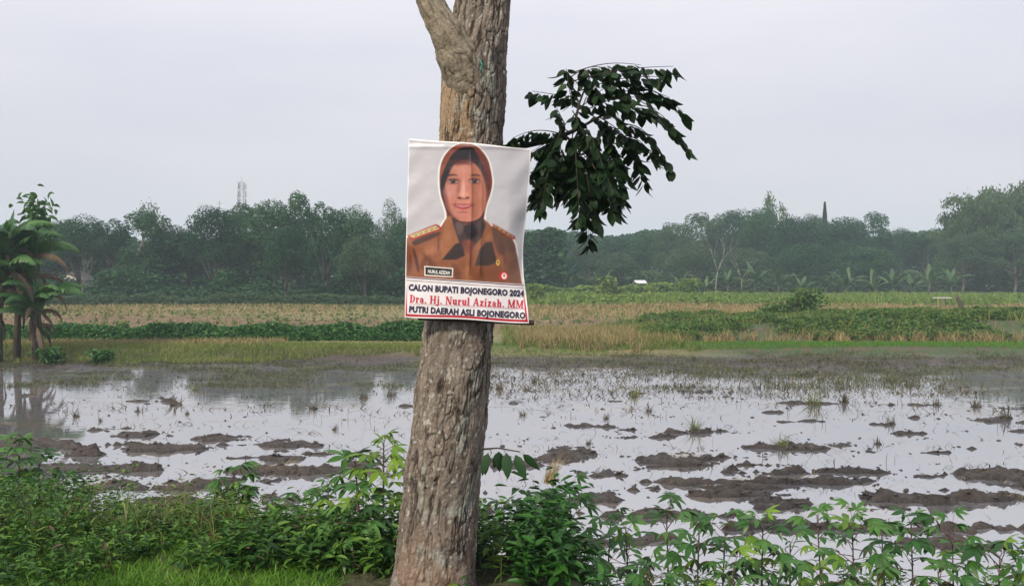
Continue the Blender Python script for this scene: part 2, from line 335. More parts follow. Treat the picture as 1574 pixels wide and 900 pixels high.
cxx = (smooth_interp(Z_, tz, tl) + smooth_interp(Z_, tz, trr)) / 2; rad = (smooth_interp(Z_, tz, trr) - smooth_interp(Z_, tz, tl)) / 2 * .968
def bark(s, z, amp=1.0, seed=3, st=1.0):
    """flaking bark: layered plates with sharp risers, long broken vertical cracks, rough grain"""
    a = fbm(s * 11, z * 5, 3, seed) - .5; b = fbm(s * 9 + 5, z * 6, 3, seed + 1) - .5; c = fbm(s * 45, z * 30, 2, seed + 2) - .5
    reg = ss(.38, .60, fbm(s * 3.4, z * 2.4, 3, seed + 20))
    f = fbm(s * 14 + .25 * b + .12 * c, z * 4.6 * st + .3 * a + .10 * c, 5, seed + 30, .66) * 17; t = f - np.floor(f); lv = np.floor(f) + ss(0, .16, t)
    idv = h2(np.floor(f), np.floor(fbm(s * 6, z * 3, 2, seed + 31) * 6), seed)
    g = np.abs(fbm(s * 19 + .25 * a + .12 * c, z * 3.6 * st + .3 * b, 4, seed + 40, .5) - .5); m_ = ss(.34, .5, fbm(s * 8, z * 4, 2, seed + 41))
    ck = ss(.050, .014, g) * m_
    g2 = np.abs(fbm(s * 24 + .4 * b, z * 7 * st, 3, seed + 50, .5) - .5); ck2 = ss(.035, .012, g2) * ss(.42, .56, fbm(s * 10 + 4, z * 6, 2, seed + 51)) * .8
    w1, w2, wid = worley((s + .016 * a + .010 * b + .004 * c) / .034, (z + .09 * b + .03 * a + .008 * c) / .105, seed + 60); we = w2 - w1
    wm = ss(.44, .58, fbm(s * 7, z * 5, 3, seed + 61)); ckw = ss(.12, .02, we + .10 * (fbm(s * 30, z * 12, 2, seed + 62) - .35)) * wm; lip = (wid > .45) * ss(.03, .2, we)
    gv = np.abs(fbm(s * 26 + .12 * a + .10 * c, z * 4.2 + .2 * b, 3, seed + 70, .5) - .5); ckv = ss(.05, .015, gv) * ss(.42, .55, fbm(s * 9 + 2, z * 7, 2, seed + 71))
    riser = ss(.34, .12, np.abs(t - .08) * 2) * (.35 + .65 * reg)
    h = (.0028 * lv - .024) * (.5 + .5 * reg) - .006 * ck * (1 - wm) - .003 * ck2 - .0055 * ckw + .006 * lip * wm - .004 * ckv + .005 * (fbm(s * 40, z * 30, 3, seed + 3) - .5) + .0025 * (fbm(s * 110, z * 70, 2, seed + 4) - .5)
    crack = np.clip(ck * (1 - .7 * wm) + ck2 * .5 + riser * .5 + ckw * .75 + ckv * .8, 0, 1); idv = idv * .5 + wid * .5
    return h * amp * .85, crack, idv, vn(s * 30, z * 18, seed + 8), reg
s_ = (A_) * .19
hgt, crack, idv, idg, reg = bark(s_, Z_)
und = .016 * (fbm(s_ * 3, Z_ * 1.6, 3, 90) - .5) + .010 * (fbm(s_ * 6, Z_ * 5, 2, 91) - .5)
rr = rad + hgt - .012 + und
TX = cxx + rr * np.cos(A_); TY = YT + rr * np.sin(A_) * 1.0; TV = np.stack([TX, TY, Z_], -1).reshape(-1, 3)
i = np.arange(NZ - 1)[:, None] * NA; j = np.arange(NA)[None]; j2 = (j + 1) % NA
TQ = np.stack([i + j, i + j2, i + NA + j2, i + NA + j], -1).reshape(-1, 4)
# bark colour: grey-brown plates, tan on the upper left side, pale lichen, darkened cracks
base = mixc(C(.125, .106, .090), C(.235, .205, .175), idv[..., None]); base = mixc(base, C(.15, .115, .092), .55 * (idg > .6)[..., None])
fr = np.sin(A_) < .3; dx = np.cos(A_)
zt = P(0, 240, YT)[2]; tanm = ss(zt - .7, zt - .1, Z_) * ss(.25, -.15, dx + .5 * (fbm(s_ * 8, Z_ * 3, 3, 95) - .5)) * ss(P(0, 95, YT)[2], P(0, 150, YT)[2], Z_)
base = mixc(base, C(.36, .245, .14), (tanm * .6)[..., None])
lich = ss(.58, .68, fbm(s_ * 16, Z_ * 9, 4, 96)) * ss(-.6, .3, dx + .3) * .75
base = mixc(base, C(.30, .31, .27), lich[..., None]); sp = ss(.68, .74, fbm(s_ * 60, Z_ * 45, 3, 97)) * .7; base = mixc(base, C(.42, .42, .38), sp[..., None])
base = mixc(base, C(.03, .022, .018), (crack * .9)[..., None])
zb = P(0, 800, YT)[2]; red = ss(zb + .1, zb - .2, Z_) * ss(.55, .45, reg); base = mixc(base, C(.22, .14, .095), (red * .45)[..., None])
mbark = colmat('bark', rough=.92, spec=.15, scale=70, amp=.28, bump=.006)
tree = thing('roadside_tree', 'large grey brown tree trunk with flaking bark carrying the campaign poster', 'tree', (0, 0, 0))
ob = link('trunk', mesh('trunk', TV, TQ, None, mbark, True, col=base.reshape(-1, 3)), tree)
# upper left limb
def limb_mesh(pts, rads, seed, n=260, k=130, yo=0):
    pts = np.array(pts); tt = np.linspace(0, 1, len(pts)); u = np.linspace(0, 1, n)
    c = np.stack([np.interp(u, tt, pts[:, i]) for i in range(3)], 1)
    for _ in range(12): c[1:-1] = (c[:-2] + c[1:-1] * 2 + c[2:]) / 4
    r = np.interp(u, tt, rads); T = np.gradient(c, axis=0); T /= np.linalg.norm(T, axis=1)[:, None]
    Sx = np.cross(T, C(0, 1, 0)); Sx /= np.linalg.norm(Sx, axis=1)[:, None]; Fy = np.cross(Sx, T)
    L = np.concatenate([[0], np.cumsum(np.linalg.norm(np.diff(c, axis=0), axis=1))])
    A2, L2 = np.meshgrid(np.arange(k) * 2 * math.pi / k, L); s2 = A2 * .09 + 3
    ring = .006 * (fbm(s2 * 2, L2 * 26, 3, seed) - .5); hh, ck, iv, ig, rg_ = bark(s2, L2, .7, seed, 1.5)
    q = r[:, None] * (1 + .15 * (fbm(s2 * 5, L2 * 7, 3, seed + 4) - .5)) + hh + ring
    V = c[:, None] + q[..., None] * (np.cos(A2)[..., None] * Sx[:, None] + np.sin(A2)[..., None] * Fy[:, None])
    i = np.arange(n - 1)[:, None] * k; j = np.arange(k)[None]; j2 = (j + 1) % k
    F = np.stack([i + j, i + j2, i + k + j2, i + k + j], -1).reshape(-1, 4)
    b = mixc(C(.17, .145, .11), C(.27, .235, .18), iv[..., None]); l = ss(.5, .68, fbm(s2 * 15, L2 * 12, 4, seed + 6))
    b = mixc(b, C(.27, .24, .19), (l * .8)[..., None]); b = mixc(b, C(.06, .048, .038), (ck * .6)[..., None])
    return mesh('limb', V.reshape(-1, 3), F, None, mbark, True, col=b.reshape(-1, 3))
lp = [P(728, 225, 4.20), P(727, 175, 4.12), P(722, 132, 4.055), P(708, 92, 4.01), P(687, 52, 3.99), P(670, 20, 3.99), P(660, 0, 4.0), P(648, -40, 4.02), P(632, -110, 4.08), P(600, -240, 4.2)]
link('branch', limb_mesh(lp, [.06, .10, .118, .108, .083, .067, .063, .058, .055, .05], 55), tree)
tagk = MB(); a0 = P(740, 98, 3.895)       # scrap of teal string caught in the crotch
tagk.tube([P(737, 92, 3.90), P(741, 99, 3.885), P(739, 108, 3.885), P(742, 116, 3.90)], [.004, .006, .005, .003], 6)
link('string_scrap', tagk.mesh('string_scrap', plain('teal_twine', (.03, .16, .14), .7)), tree)

mleaf_dark = leafmat('dark_glossy_leaf', [(.006, .019, .008), (.014, .038, .012), (.035, .08, .018)], .5, .22, .22, obj=.6)
mtwig = plain('twig_bark', (.03, .026, .02), .8, .3, 40)
def leaflet_mesh(name, L, Wd, droop, curl, mat, k=7):
    """pointed leaflet with a folded midrib, hanging along -Z from its stalk"""
    u = np.linspace(0, 1, k); w = Wd / 2 * np.sin(math.pi * u ** .8) ** .8 * (1 - .25 * u); w[0] = Wd * .03; w[-1] = 0.0005
    th = droop * u; dz = -np.cumsum(np.cos(th)) * L / k; dy = np.cumsum(np.sin(th)) * L / k
    M_ = np.stack([0 * u, dy, dz], 1); e = .22 * w
    Lf = M_ + np.stack([-w, e + curl * u * w, 0 * u], 1); Rt = M_ + np.stack([w, e - curl * u * w, 0 * u], 1)
    V = np.concatenate([M_, Lf, Rt]); q = []
    for a in range(k - 1): q += [[a, a + 1, k + a + 1, k + a], [a, 2 * k + a, 2 * k + a + 1, a + 1]]
    return mesh(name, V, q, None, mat, True, var=np.full(len(V), .5))
LF = [leaflet_mesh('leaflet', l, w, d, c, mleaf_dark) for l, w, d, c in ((.105, .052, .5, .3), (.115, .048, .9, -.3), (.09, .048, .2, .5), (.11, .054, 1.2, .1), (.08, .042, .6, -.5))]
shoot = bpy.data.objects.new('leafy_shoot', None); COL.objects.link(shoot); shoot.parent = tree
RACH = [((840, 215), (835, 300), 0), ((855, 205), (820, 265), 0), ((880, 215), (860, 300), 0), ((900, 205), (880, 280), 0), ((915, 225), (920, 310), 0), ((885, 235), (890, 330), 0), ((905, 200), (945, 300), 0), ((865, 195), (845, 240), 0), ((920, 180), (975, 225), -5), ((885, 150), (818, 140), .0), ((880, 125), (1035, 102), -6), ((880, 112), (985, 100), -8), ((878, 118), (940, 108), -10), ((890, 140), (1020, 118), -8),
        ((940, 135), (1050, 172), -18), ((930, 150), (1030, 150), -12), ((955, 165), (1057, 225), -26), ((960, 190), (1030, 258), -18), ((950, 170), (1040, 200), -16),
        ((900, 170), (990, 150), -8), ((880, 165), (870, 105), 0), ((905, 150), (900, 105), 0), ((880, 180), (940, 130), -6), ((868, 190), (855, 165), 0),
        ((860, 205), (788, 212), -8), ((870, 215), (815, 235), -6), ((860, 225), (820, 300), 0), ((850, 230), (832, 318), 0), ((865, 230), (818, 308), -5),
        ((900, 250), (905, 374), 3), ((905, 255), (898, 338), 0), ((900, 260), (915, 345), 0), ((930, 250), (950, 322), 6), ((930, 240), (938, 320), 6), ((945, 235), (955, 306), 8),
        ((960, 215), (990, 280), -6), ((950, 210), (1005, 240), -12), ((880, 200), (880, 300), 0), ((890, 200), (862, 290), 0), ((900, 190), (925, 290), 0), ((920, 190), (965, 270), -6),
        ((840, 235), (812, 275), 0), ((870, 190), (835, 250), -4), ((905, 175), (950, 215), -6), ((920, 200), (905, 270), 0), ((895, 215), (935, 255), 0), ((860, 220), (875, 290), 0),
        ((850, 215), (850, 285), 0), ((935, 215), (950, 275), 0), ((880, 170), (900, 210), 0), ((905, 160), (960, 190), -8)]
EXT_LEAF = []
YS = 4.15
tw = MB()
def P3(px, py, dy=0): return P(px, py, YS + dy)
tw.tube([P(752, 235, 4.12), P(775, 228, 4.10), P(800, 225, YS), P(850, 215, YS), P(895, 195, YS)], [.024, .019, .016, .013, .010], 8)
tw.tube([P3(880, 205), P3(890, 160, .05), P3(905, 120, .05)], [.008, .006, .004], 6); tw.tube([P3(890, 197), P3(930, 175, -.1), P3(960, 165, -.12)], [.008, .006, .004], 6)
tw.tube([P3(870, 210), P3(900, 235, -.1), P3(915, 260, -.12)], [.007, .005, .004], 6)
nleaf = 0; spare = []
for ri, ((x0, y0_), (x1, y1_), sag) in enumerate(RACH):
    d0 = rnd.uniform(-.16, .16); d1 = d0 + rnd.uniform(-.14, .14); u = np.linspace(0, 1, 9)
    hang = abs(x1 - x0) < abs(y1_ - y0_)
    pts = np.array([P3(lerp(x0, x1, q), lerp(y0_, y1_, q) + sag * math.sin(math.pi * q), lerp(d0, d1, q)) for q in u])
    tw.tube(pts, np.linspace(.0032, .0012, 9), 5)
    L = np.linalg.norm(np.diff(pts, axis=0), axis=1).sum(); npair = max(3, int(L / (.033 if not hang and max(x0, x1) > 930 and min(y0_, y1_) < 200 else .0215)))
    for k in range(npair):
        q = (k + 1) / npair; pt = np.array([np.interp(q, u, pts[:, c]) for c in range(3)])
        T = Vector(pts[min(8, int(q * 8) + 1 if q < 1 else 8)] - pts[max(0, int(q * 8) - 1)]).normalized()
        for sgn in ((-1, 1) if k < npair - 1 else (-1, 0, 1)):
            # stalk direction: sideways from the rachis, drooping under its own weight
            side = T.cross(Vector((0, 0, 1)));
            if side.length < .2: side = Vector((rnd.uniform(-1, 1), rnd.uniform(-1, 1), 0))
            side.normalize(); dd = side * sgn * rnd.uniform(.25, .75) + T * rnd.uniform(.15, .6) + Vector((0, 0, -1)) * rnd.uniform(.7, 1.3)
            dd.normalize(); q_ = dd.to_track_quat('-Z', 'Y'); rot = q_ @ Matrix.Rotation(rnd.uniform(-1.3, 1.3), 3, 'Z').to_quaternion()
            sc = rnd.uniform(.78, 1.18) * (1 - .25 * abs(q - .55))
            spare.append((pt, rot, sc, rnd.randrange(5)))
rnd.shuffle(spare)
NL = 290
for pt, rot, sc, k in spare[:NL]:
    l = link('leaf', LF[k], shoot, pt); l.rotation_mode = 'QUATERNION'; l.rotation_quaternion = rot; l.scale = (sc,) * 3
mb = MB()
for pt, rot, sc, k in spare[NL:]:
    me = LF[k]; V = np.array([v.co[:] for v in me.vertices]); M_ = np.array(rot.to_matrix()); q = [list(f.vertices) for f in me.polygons]
    mb.add(V @ M_.T * sc + pt, q, None, rnd.random())
tag(link('more_leaves', mb.mesh('more_leaves', mleaf_dark, True), shoot), kind='stuff')
link('twig', tw.mesh('twig', mtwig), shoot)
# drooping dark leaf on the right of the trunk near its foot
sp2 = MB(); sp2.tube([P(742, 690, 4.05), P(765, 688, 3.95), P(800, 694, 3.92)], [.006, .004, .003], 6)
bl = bpy.data.objects.new('low_sprout', None); COL.objects.link(bl); bl.parent = tree
link('twig', sp2.mesh('twig', mtwig), bl)
msp = leafmat('sprout_leaf', [(.012, .04, .012), (.02, .06, .018)], .35, .2, .5, obj=.6)
LF2 = [leaflet_mesh('sprout_leaf', l, w, d, c, msp) for l, w, d, c in ((.15, .06, .3, .3), (.13, .07, .5, -.2))]
for px, py, a, s in ((752, 690, -.25, .95), (765, 688, .1, 1.0), (778, 689, .05, 1.05), (790, 692, .45, 1.1), (748, 700, -.1, .7), (800, 693, .75, .95), (770, 690, -.4, .8)):
    l = link('leaf', LF2[int(px) % 2], bl, P(px, py, 3.93)); l.rotation_euler = (rnd.uniform(-.3, .3), -a, rnd.uniform(-.7, .7)); l.scale = (s * .95,) * 3
# crown above the picture's top edge: limbs and foliage that shade the trunk
cb = MB(); top = np.array([P(785, -260, YT), P(800, -260, YT)]).mean(0); lt = lp[-1]
CL = []
for k, (st, di) in enumerate([(top, (.3, .2, 1)), (top, (1.2, .6, .8)), (top, (.2, 1.3, .9)), (top, (.4, -1.1, .9)), (np.array(lt), (-1.2, .2, .9)), (np.array(lt), (-.6, -.9, 1)), (np.array(lt), (-.7, 1.1, 1.1))]):
    di = np.array(di, float); pts = [st + di * q * 2.6 + C(rnd.uniform(-.2, .2), rnd.uniform(-.2, .2), 0) * q for q in np.linspace(0, 1, 6)]
    cb.tube(pts, np.linspace(.09, .02, 6), 8); CL += [pts[3], pts[4], pts[5], pts[5] + C(rnd.uniform(-1, 1), rnd.uniform(-1, 1), .5)]
link('upper_branch', cb.mesh('upper_branch', mtwig), tree)
CL = np.array(CL); ci = rng.integers(0, len(CL), 5000); dv = rdir(5000); Pp = CL[ci] + C(0, 0, .5) + dv * (rng.uniform(.1, 1, 5000) ** .5 * .95)[:, None] * C(1.1, 1.1, .8)
Pp = Pp[Pp[:, 2] > 3.7]; nn_ = len(Pp)
V, q, _, va = leaves(Pp, rdir(nn_, -.9, .2), rdir(nn_, .3, 1), rng.uniform(.10, .15, nn_), rng.uniform(.045, .06, nn_), rng.random(nn_))
tag(link('crown', mesh('crown', V, q, None, mleaf_dark, True, va), tree), kind='stuff')

# ------------------------------------------------------------------ the poster
# measured on an enlarged survey of the sheet: one unit = 1/2.8125 pixel
def interp_pts(pts, t): pts = np.array(pts, float); return np.interp(t, pts[:, 0], pts[:, 1])
def smooth1(pts, t):
    r = 0
    for d in (-.05, -.025, 0, .025, .05): r = r + interp_pts(pts, np.clip(t + d, 0, 1))
    return r / 5
def Ledge(v): return smooth1([(0, 80), (.3, 74), (.6, 67), (1, 62)], v)
def Redge(v): return smooth1([(0, 608), (.15, 603), (.35, 590), (.55, 574), (.7, 574), (.82, 586), (1, 601)], v)
def Tedge(u): return 65 + 43 * u ** 1.15 + 2 * np.sin(u * 9)
def Bedge(u): return 835 + 27 * u + 2.5 * np.sin(u * 8 + 1)
def depth(zx, zy):
    v = (zy - 65) / 780.; u = (zx - 70) / 530.
    d = 3.878 + .055 * np.clip(np.abs(u - .5) * 2 - .25, 0, 1) ** 1.6
    d = d + .045 * ss(.82, 1.0, u) * np.exp(-((v - .55) / .22) ** 2) - .018 * ss(.85, 1, u) * ss(.8, 1, v)
    c = 345 + 6 * np.sin(v * 5)
    d = d - .010 * np.exp(-np.abs(zx - c) / 8.) * ss(.02, .2, v) * ss(.79, .72, v) - .008 * np.exp(-np.abs(zx - c - 44) / 10.) * ss(.05, .5, v) * ss(.79, .72, v)
    d = d + .0028 * (fbm(u * 5, v * 9, 3, 131) - .5) * 2 + .0022 * np.sin(v * 38 + 3 * np.sin(u * 6)) * ss(.2, 0, u) + .003 * np.sin(v * 30 + u * 20) * ss(.75, 1, u)
    d = d - .003 * np.exp(-((v - .045) / .012) ** 2)
    return d
def Zw(zx, zy, off=0.0):
    zx = np.asarray(zx, float); zy = np.asarray(zy, float); px = 600 + zx / 2.8125; py = 190 + zy / 2.8125
    x = (px - CX) / FPX; yv = -(py - CY) / FPX; dy = math.cos(PITCH) + yv * math.sin(PITCH); dz = -math.sin(PITCH) + yv * math.cos(PITCH)
    Yd = depth(zx, zy) - off
    return np.stack([x * Yd / dy, Yd, CAMH + dz * Yd / dy], -1)
NU, NV = 300, 440
U_, V_ = np.meshgrid(np.linspace(0, 1, NU), np.linspace(0, 1, NV))
zx = Ledge(V_) + (Redge(V_) - Ledge(V_)) * U_; zy = Tedge(U_) + (Bedge(U_) - Tedge(U_)) * V_
def poly(pts, s=True, soft=0):
    """mask of a closed outline, rounded when s"""
    p_ = np.array(pts, float)
    if s:
        for _ in range(3): p_ = np.stack([p_ * .75 + np.roll(p_, -1, 0) * .25, p_ * .25 + np.roll(p_, -1, 0) * .75], 1).reshape(-1, 2)
    X_, Y_ = zx.ravel(), zy.ravel(); m_ = np.zeros(X_.shape, bool); dm = np.full(X_.shape, 1e9)
    for a in range(len(p_)):
        x1, y1_ = p_[a]; x2, y2_ = p_[(a + 1) % len(p_)]
        if y1_ != y2_:
            c = ((y1_ > Y_) != (y2_ > Y_)) & (X_ < (x2 - x1) * (Y_ - y1_) / (y2_ - y1_) + x1); m_ ^= c
        if soft:
            ex, ey = x2 - x1, y2_ - y1_; tt = np.clip(((X_ - x1) * ex + (Y_ - y1_) * ey) / (ex * ex + ey * ey + 1e-9), 0, 1)
            dm = np.minimum(dm, np.hypot(X_ - x1 - ex * tt, Y_ - y1_ - ey * tt))
    if soft: return ss(-soft, soft, np.where(m_, dm, -dm)).reshape(zx.shape)
    return m_.reshape(zx.shape).astype(float)
def ell(cx, cy_, rx, ry, rot=0, soft=.35):
    c, s = math.cos(rot), math.sin(rot); a = (zx - cx) * c + (zy - cy_) * s; b = -(zx - cx) * s + (zy - cy_) * c
    return ss(1 + soft, 1 - soft, np.sqrt((a / rx) ** 2 + (b / ry) ** 2))
def srgb(r, g, b_): c = np.array([r, g, b_]) / 255.; return np.where(c < .04045, c / 12.92, ((c + .055) / 1.055) ** 2.4)
img = np.empty(zx.shape + (3,)); img[:] = srgb(202, 202, 210)
def put(m_, c, a=1.0):
    global img
    img = img + (srgb(*c) - img) * (m_ * a)[..., None]
def r7(pts): return [(112.5 + a * .4374, 56.25 + b_ * .4374) for a, b_ in pts]
# body: brown uniform
put(poly(r7([(560, 62), (650, 120), (725, 225), (752, 350), (768, 450), (748, 560), (712, 655), (692, 720), (682, 800), (700, 880), (280, 880), (285, 800), (278, 735), (255, 665), (225, 575), (213, 450), (216, 320), (248, 208), (312, 122), (400, 66), (480, 52)]), True, 2), (255, 255, 255), .85)
put(poly([(40, 500), (75, 485), (150, 458), (215, 440), (240, 402), (262, 388), (330, 420), (402, 405), (412, 430), (450, 438), (530, 490), (545, 520), (556, 590), (576, 692), (300, 700), (40, 690)], False, 3), (255, 255, 255), .8)
put(poly([(40, 505), (78, 490), (150, 462), (218, 446), (243, 406), (268, 392), (330, 420), (400, 410), (408, 436), (450, 445), (526, 492), (540, 522), (552, 590), (572, 700), (300, 720), (40, 700)], False, 1.5), (160, 110, 82))
put(poly([(420, 440), (470, 450), (530, 500), (545, 560), (520, 560), (470, 575), (450, 520)], True, 8), (112, 88, 78), .9)
put(poly([(480, 560), (545, 540), (575, 690), (500, 690)], True, 10), (130, 98, 84), .8)
put(poly([(350, 600), (455, 590), (500, 640), (505, 700), (350, 700)], True, 12), (142, 94, 68), .9)
put(poly([(88, 505), (215, 462), (222, 478), (130, 520), (100, 530)], True, 4), (92, 70, 70), .9)
put(poly([(92, 520), (112, 560), (128, 620), (122, 655), (106, 600)], True, 4), (96, 62, 52), .85)
put(poly([(125, 600), (165, 560), (150, 620), (140, 640)], True, 5), (120, 76, 52), .7)
put(poly([(62, 520), (88, 520), (96, 590), (80, 660), (60, 660)], True, 6), (140, 84, 56), .8)
put(poly([(170, 520), (178, 600), (170, 655), (164, 600)], True, 4), (128, 80, 52), .6)
put(poly([(208, 470), (213, 520), (207, 560), (203, 510)], True, 3), (110, 66, 50), .7)
# head scarf, inner band, face
put(poly(r7([(560, 70), (645, 128), (715, 230), (742, 350), (756, 450), (737, 560), (702, 652), (682, 722), (672, 800), (660, 860), (300, 860), (300, 800), (292, 735), (268, 665), (238, 572), (226, 450), (229, 320), (260, 212), (320, 130), (400, 75), (480, 62)]), True, 1.5), (142, 84, 66))
put(poly(r7([(600, 110), (690, 210), (735, 380), (740, 500), (700, 640), (690, 480), (650, 330), (590, 190)]), True, 8), (118, 62, 56), .85)
put(poly(r7([(300, 230), (360, 130), (450, 85), (540, 85), (470, 110), (370, 170), (320, 250), (260, 380), (240, 400), (250, 300)]), True, 6), (176, 100, 78), .7)
put(poly(r7([(545, 98), (430, 102), (350, 170), (290, 280), (243, 400), (232, 500), (262, 640), (300, 740), (340, 800), (400, 850), (640, 850), (672, 740), (700, 560), (690, 430), (660, 300), (610, 190), (570, 115)]), True, 3), (44, 36, 48))
put(poly(r7([(600, 250), (650, 260), (700, 420), (705, 560), (690, 640), (660, 560), (640, 400)]), True, 8), (80, 66, 70), .8)
put(poly(r7([(420, 240), (360, 290), (318, 380), (285, 470), (270, 560), (282, 640), (305, 715), (350, 780), (410, 828), (480, 842), (560, 836), (630, 800), (672, 730), (690, 620), (690, 510), (660, 400), (615, 310), (560, 255), (490, 232)]), True, 3), (204, 146, 130))
put(poly(r7([(520, 240), (615, 310), (665, 410), (690, 520), (688, 640), (660, 750), (600, 810), (540, 830), (545, 600), (530, 400)]), True, 14), (178, 122, 100), .9)
put(ell(*r7([(440, 330)])[0], 34, 22, 0, .8), (212, 160, 146), .7); put(ell(*r7([(450, 245)])[0], 60, 10, -.05, .8), (110, 60, 58), .6)
put(ell(*r7([(330, 545)])[0], 24, 20, 0, .8), (208, 160, 154), .75); put(ell(*r7([(620, 560)])[0], 20, 24, 0, .8), (192, 134, 114), .6)
put(ell(*r7([(300, 660)])[0], 10, 34, -.25, .8), (138, 76, 72), .5); put(ell(*r7([(420, 775)])[0], 26, 14, .1, .8), (210, 148, 142), .7)
put(poly(r7([(300, 385), (340, 365), (395, 372), (415, 392), (360, 382), (310, 402)]), True, 2), (70, 44, 44), .85)
put(poly(r7([(530, 385), (560, 368), (620, 372), (650, 400), (600, 385), (550, 390)]), True, 2), (70, 46, 44), .85)
for ex, ey, w in ((362, 442, 1), (575, 440, .92)):
    X0, Y0 = r7([(ex, ey)])[0]
    put(ell(X0, Y0 - 2, 29 * w, 13, 0, .5), (130, 80, 74), .75); put(ell(X0, Y0 + 1, 20 * w, 7, 0, .3), (188, 168, 168), .8)
    put(ell(X0, Y0, 9.5, 8.5, 0, .2), (28, 20, 24)); put(ell(X0, Y0 - 6, 22 * w, 3, .05, .4), (36, 24, 28), .95); put(ell(X0 + 2, Y0 + 8, 17 * w, 1.8, 0, .5), (92, 56, 54), .8)
    put(ell(X0 - 2, Y0 - 2.5, 1.8, 1.8, 0, .3), (235, 235, 240))
put(ell(*r7([(462, 510)])[0], 9, 36, 0, .8), (226, 182, 170), .8); put(ell(*r7([(415, 520)])[0], 6, 30, .15, .8), (140, 84, 74), .5)
put(ell(*r7([(462, 578)])[0], 20, 12, 0, .6), (220, 168, 156), .6); put(ell(*r7([(428, 604)])[0], 9, 4.5, .2, .4), (72, 32, 36), .9); put(ell(*r7([(505, 602)])[0], 8, 4.5, -.2, .4), (78, 38, 38), .9)
put(ell(*r7([(462, 612)])[0], 26, 4, 0, .6), (130, 70, 66), .6)
put(poly(r7([(358, 660), (395, 664), (440, 664), (465, 668), (490, 662), (535, 664), (568, 660), (525, 705), (470, 724), (410, 710)]), True, 2), (168, 70, 76))
put(poly(r7([(378, 671), (430, 677), (470, 680), (548, 671), (505, 693), (418, 693)]), True, 1.5), (216, 180, 180), .75); put(ell(*r7([(452, 704)])[0], 16, 4, 0, .6), (206, 112, 116), .7)
put(ell(*r7([(352, 668)])[0], 5, 5, 0, .8), (140, 80, 76), .5); put(ell(*r7([(574, 670)])[0], 5, 5, 0, .8), (140, 84, 76), .5)
put(poly(r7([(283, 470), (300, 560), (312, 660), (350, 760), (420, 820), (400, 838), (330, 790), (290, 700), (268, 580)]), True, 6), (132, 80, 74), .6)
put(poly(r7([(360, 270), (420, 235), (500, 228), (570, 252), (540, 290), (470, 270), (400, 290)]), True, 7), (92, 56, 58), .6)
put(poly(r7([(395, 620), (368, 680), (372, 720), (385, 690)]), True, 3), (140, 84, 78), .6); put(poly(r7([(535, 620), (566, 676), (562, 720), (545, 680)]), True, 3), (136, 84, 76), .5)
put(ell(*r7([(460, 745)])[0], 24, 4, 0, .7), (130, 70, 66), .5)
put(poly(r7([(345, 775), (400, 838), (480, 860), (470, 880), (380, 860)]), True, 4), (70, 44, 48), .8)
# collar and dark fold of the scarf at the neck
put(poly([(244, 404), (266, 396), (300, 470), (318, 512), (280, 540), (222, 588), (216, 540), (228, 470)], False, 3), (172, 122, 90))
put(poly([(222, 588), (280, 520), (302, 512), (316, 530), (322, 570), (285, 588)], False, 2), (74, 60, 58))
put(poly([(404, 410), (436, 440), (446, 505), (408, 512), (372, 560), (352, 600), (350, 540), (385, 470)], False, 3), (158, 110, 82))
put(poly([(366, 612), (385, 545), (412, 512), (440, 510), (452, 560), (462, 600), (420, 615)], False, 2), (82, 68, 64))
put(poly([(262, 398), (290, 430), (330, 440), (402, 412), (412, 440), (396, 490), (362, 528), (330, 545), (300, 520), (276, 450)], False, 3), (88, 72, 76))
put(poly([(282, 418), (318, 432), (312, 470), (296, 488), (280, 450)], True, 6), (132, 112, 112), .7)
put(poly([(318, 430), (372, 430), (378, 490), (352, 500), (322, 485)], True, 5), (58, 46, 52), .9)
put(poly([(300, 505), (345, 500), (368, 520), (345, 560), (330, 560)], True, 4), (140, 82, 66), .9)
put(poly([(340, 500), (352, 570), (338, 660), (334, 660), (346, 560)], True, 3), (112, 70, 54), .8)
# shoulder boards
put(poly([(72, 484), (196, 434), (212, 440), (224, 456), (96, 502)], False, 1), (176, 40, 44)); put(poly([(80, 484), (194, 440), (206, 446), (214, 454), (98, 494)], False, 1), (206, 190, 150))
for k in range(5): put(ell(108 + k * 23, 480 - k * 8.2, 7, 6, 0, .3), (150, 128, 80), .9); put(ell(106 + k * 23, 478 - k * 8.2, 2.5, 2.5, 0, .4), (246, 240, 214))
put(poly([(437, 431), (460, 440), (538, 486), (541, 500), (520, 498), (450, 450)], False, 1), (170, 50, 46)); put(poly([(444, 436), (462, 444), (530, 484), (533, 494), (518, 490), (454, 449)], False, 1), (176, 156, 118))
for k in range(4): put(ell(462 + k * 19, 450 + k * 11.5, 5, 4, .5, .3), (118, 98, 64), .9)
# cloth folds, then the softness of a cheap print
for fx in ([(120, 540), (200, 600), (215, 660), (190, 655)], [(255, 590), (300, 620), (310, 690), (285, 690)], [(395, 610), (412, 690), (400, 700), (385, 640)], [(470, 480), (500, 560), (505, 620), (478, 560)], [(90, 560), (100, 640), (75, 655), (78, 590)]):
    put(poly(fx, True, 9), (104, 66, 50), .5)
for fx in ([(140, 530), (190, 520), (205, 560), (160, 570)], [(320, 620), (345, 610), (350, 690), (325, 690)], [(235, 470), (262, 450), (268, 510), (245, 530)], [(420, 470), (440, 470), (430, 505), (412, 505)]):
    put(poly(fx, True, 9), (186, 136, 104), .5)
img = img * (1 + ss(.50, .36, img.min(2)) * (.18 * (fbm(zx / 34, zy / 34, 3, 201) - .5) + .12 * (fbm(zx / 9, zy / 12, 3, 203) - .5)))[..., None]
for _ in range(2):
    img[1:-1] = (img[:-2] + 2 * img[1:-1] + img[2:]) / 4; img[:, 1:-1] = (img[:, :-2] + 2 * img[:, 1:-1] + img[:, 2:]) / 4
img = np.clip(img, 0, 1) ** (1 + .30 * ss(.9, .6, img.max(2, keepdims=True)))
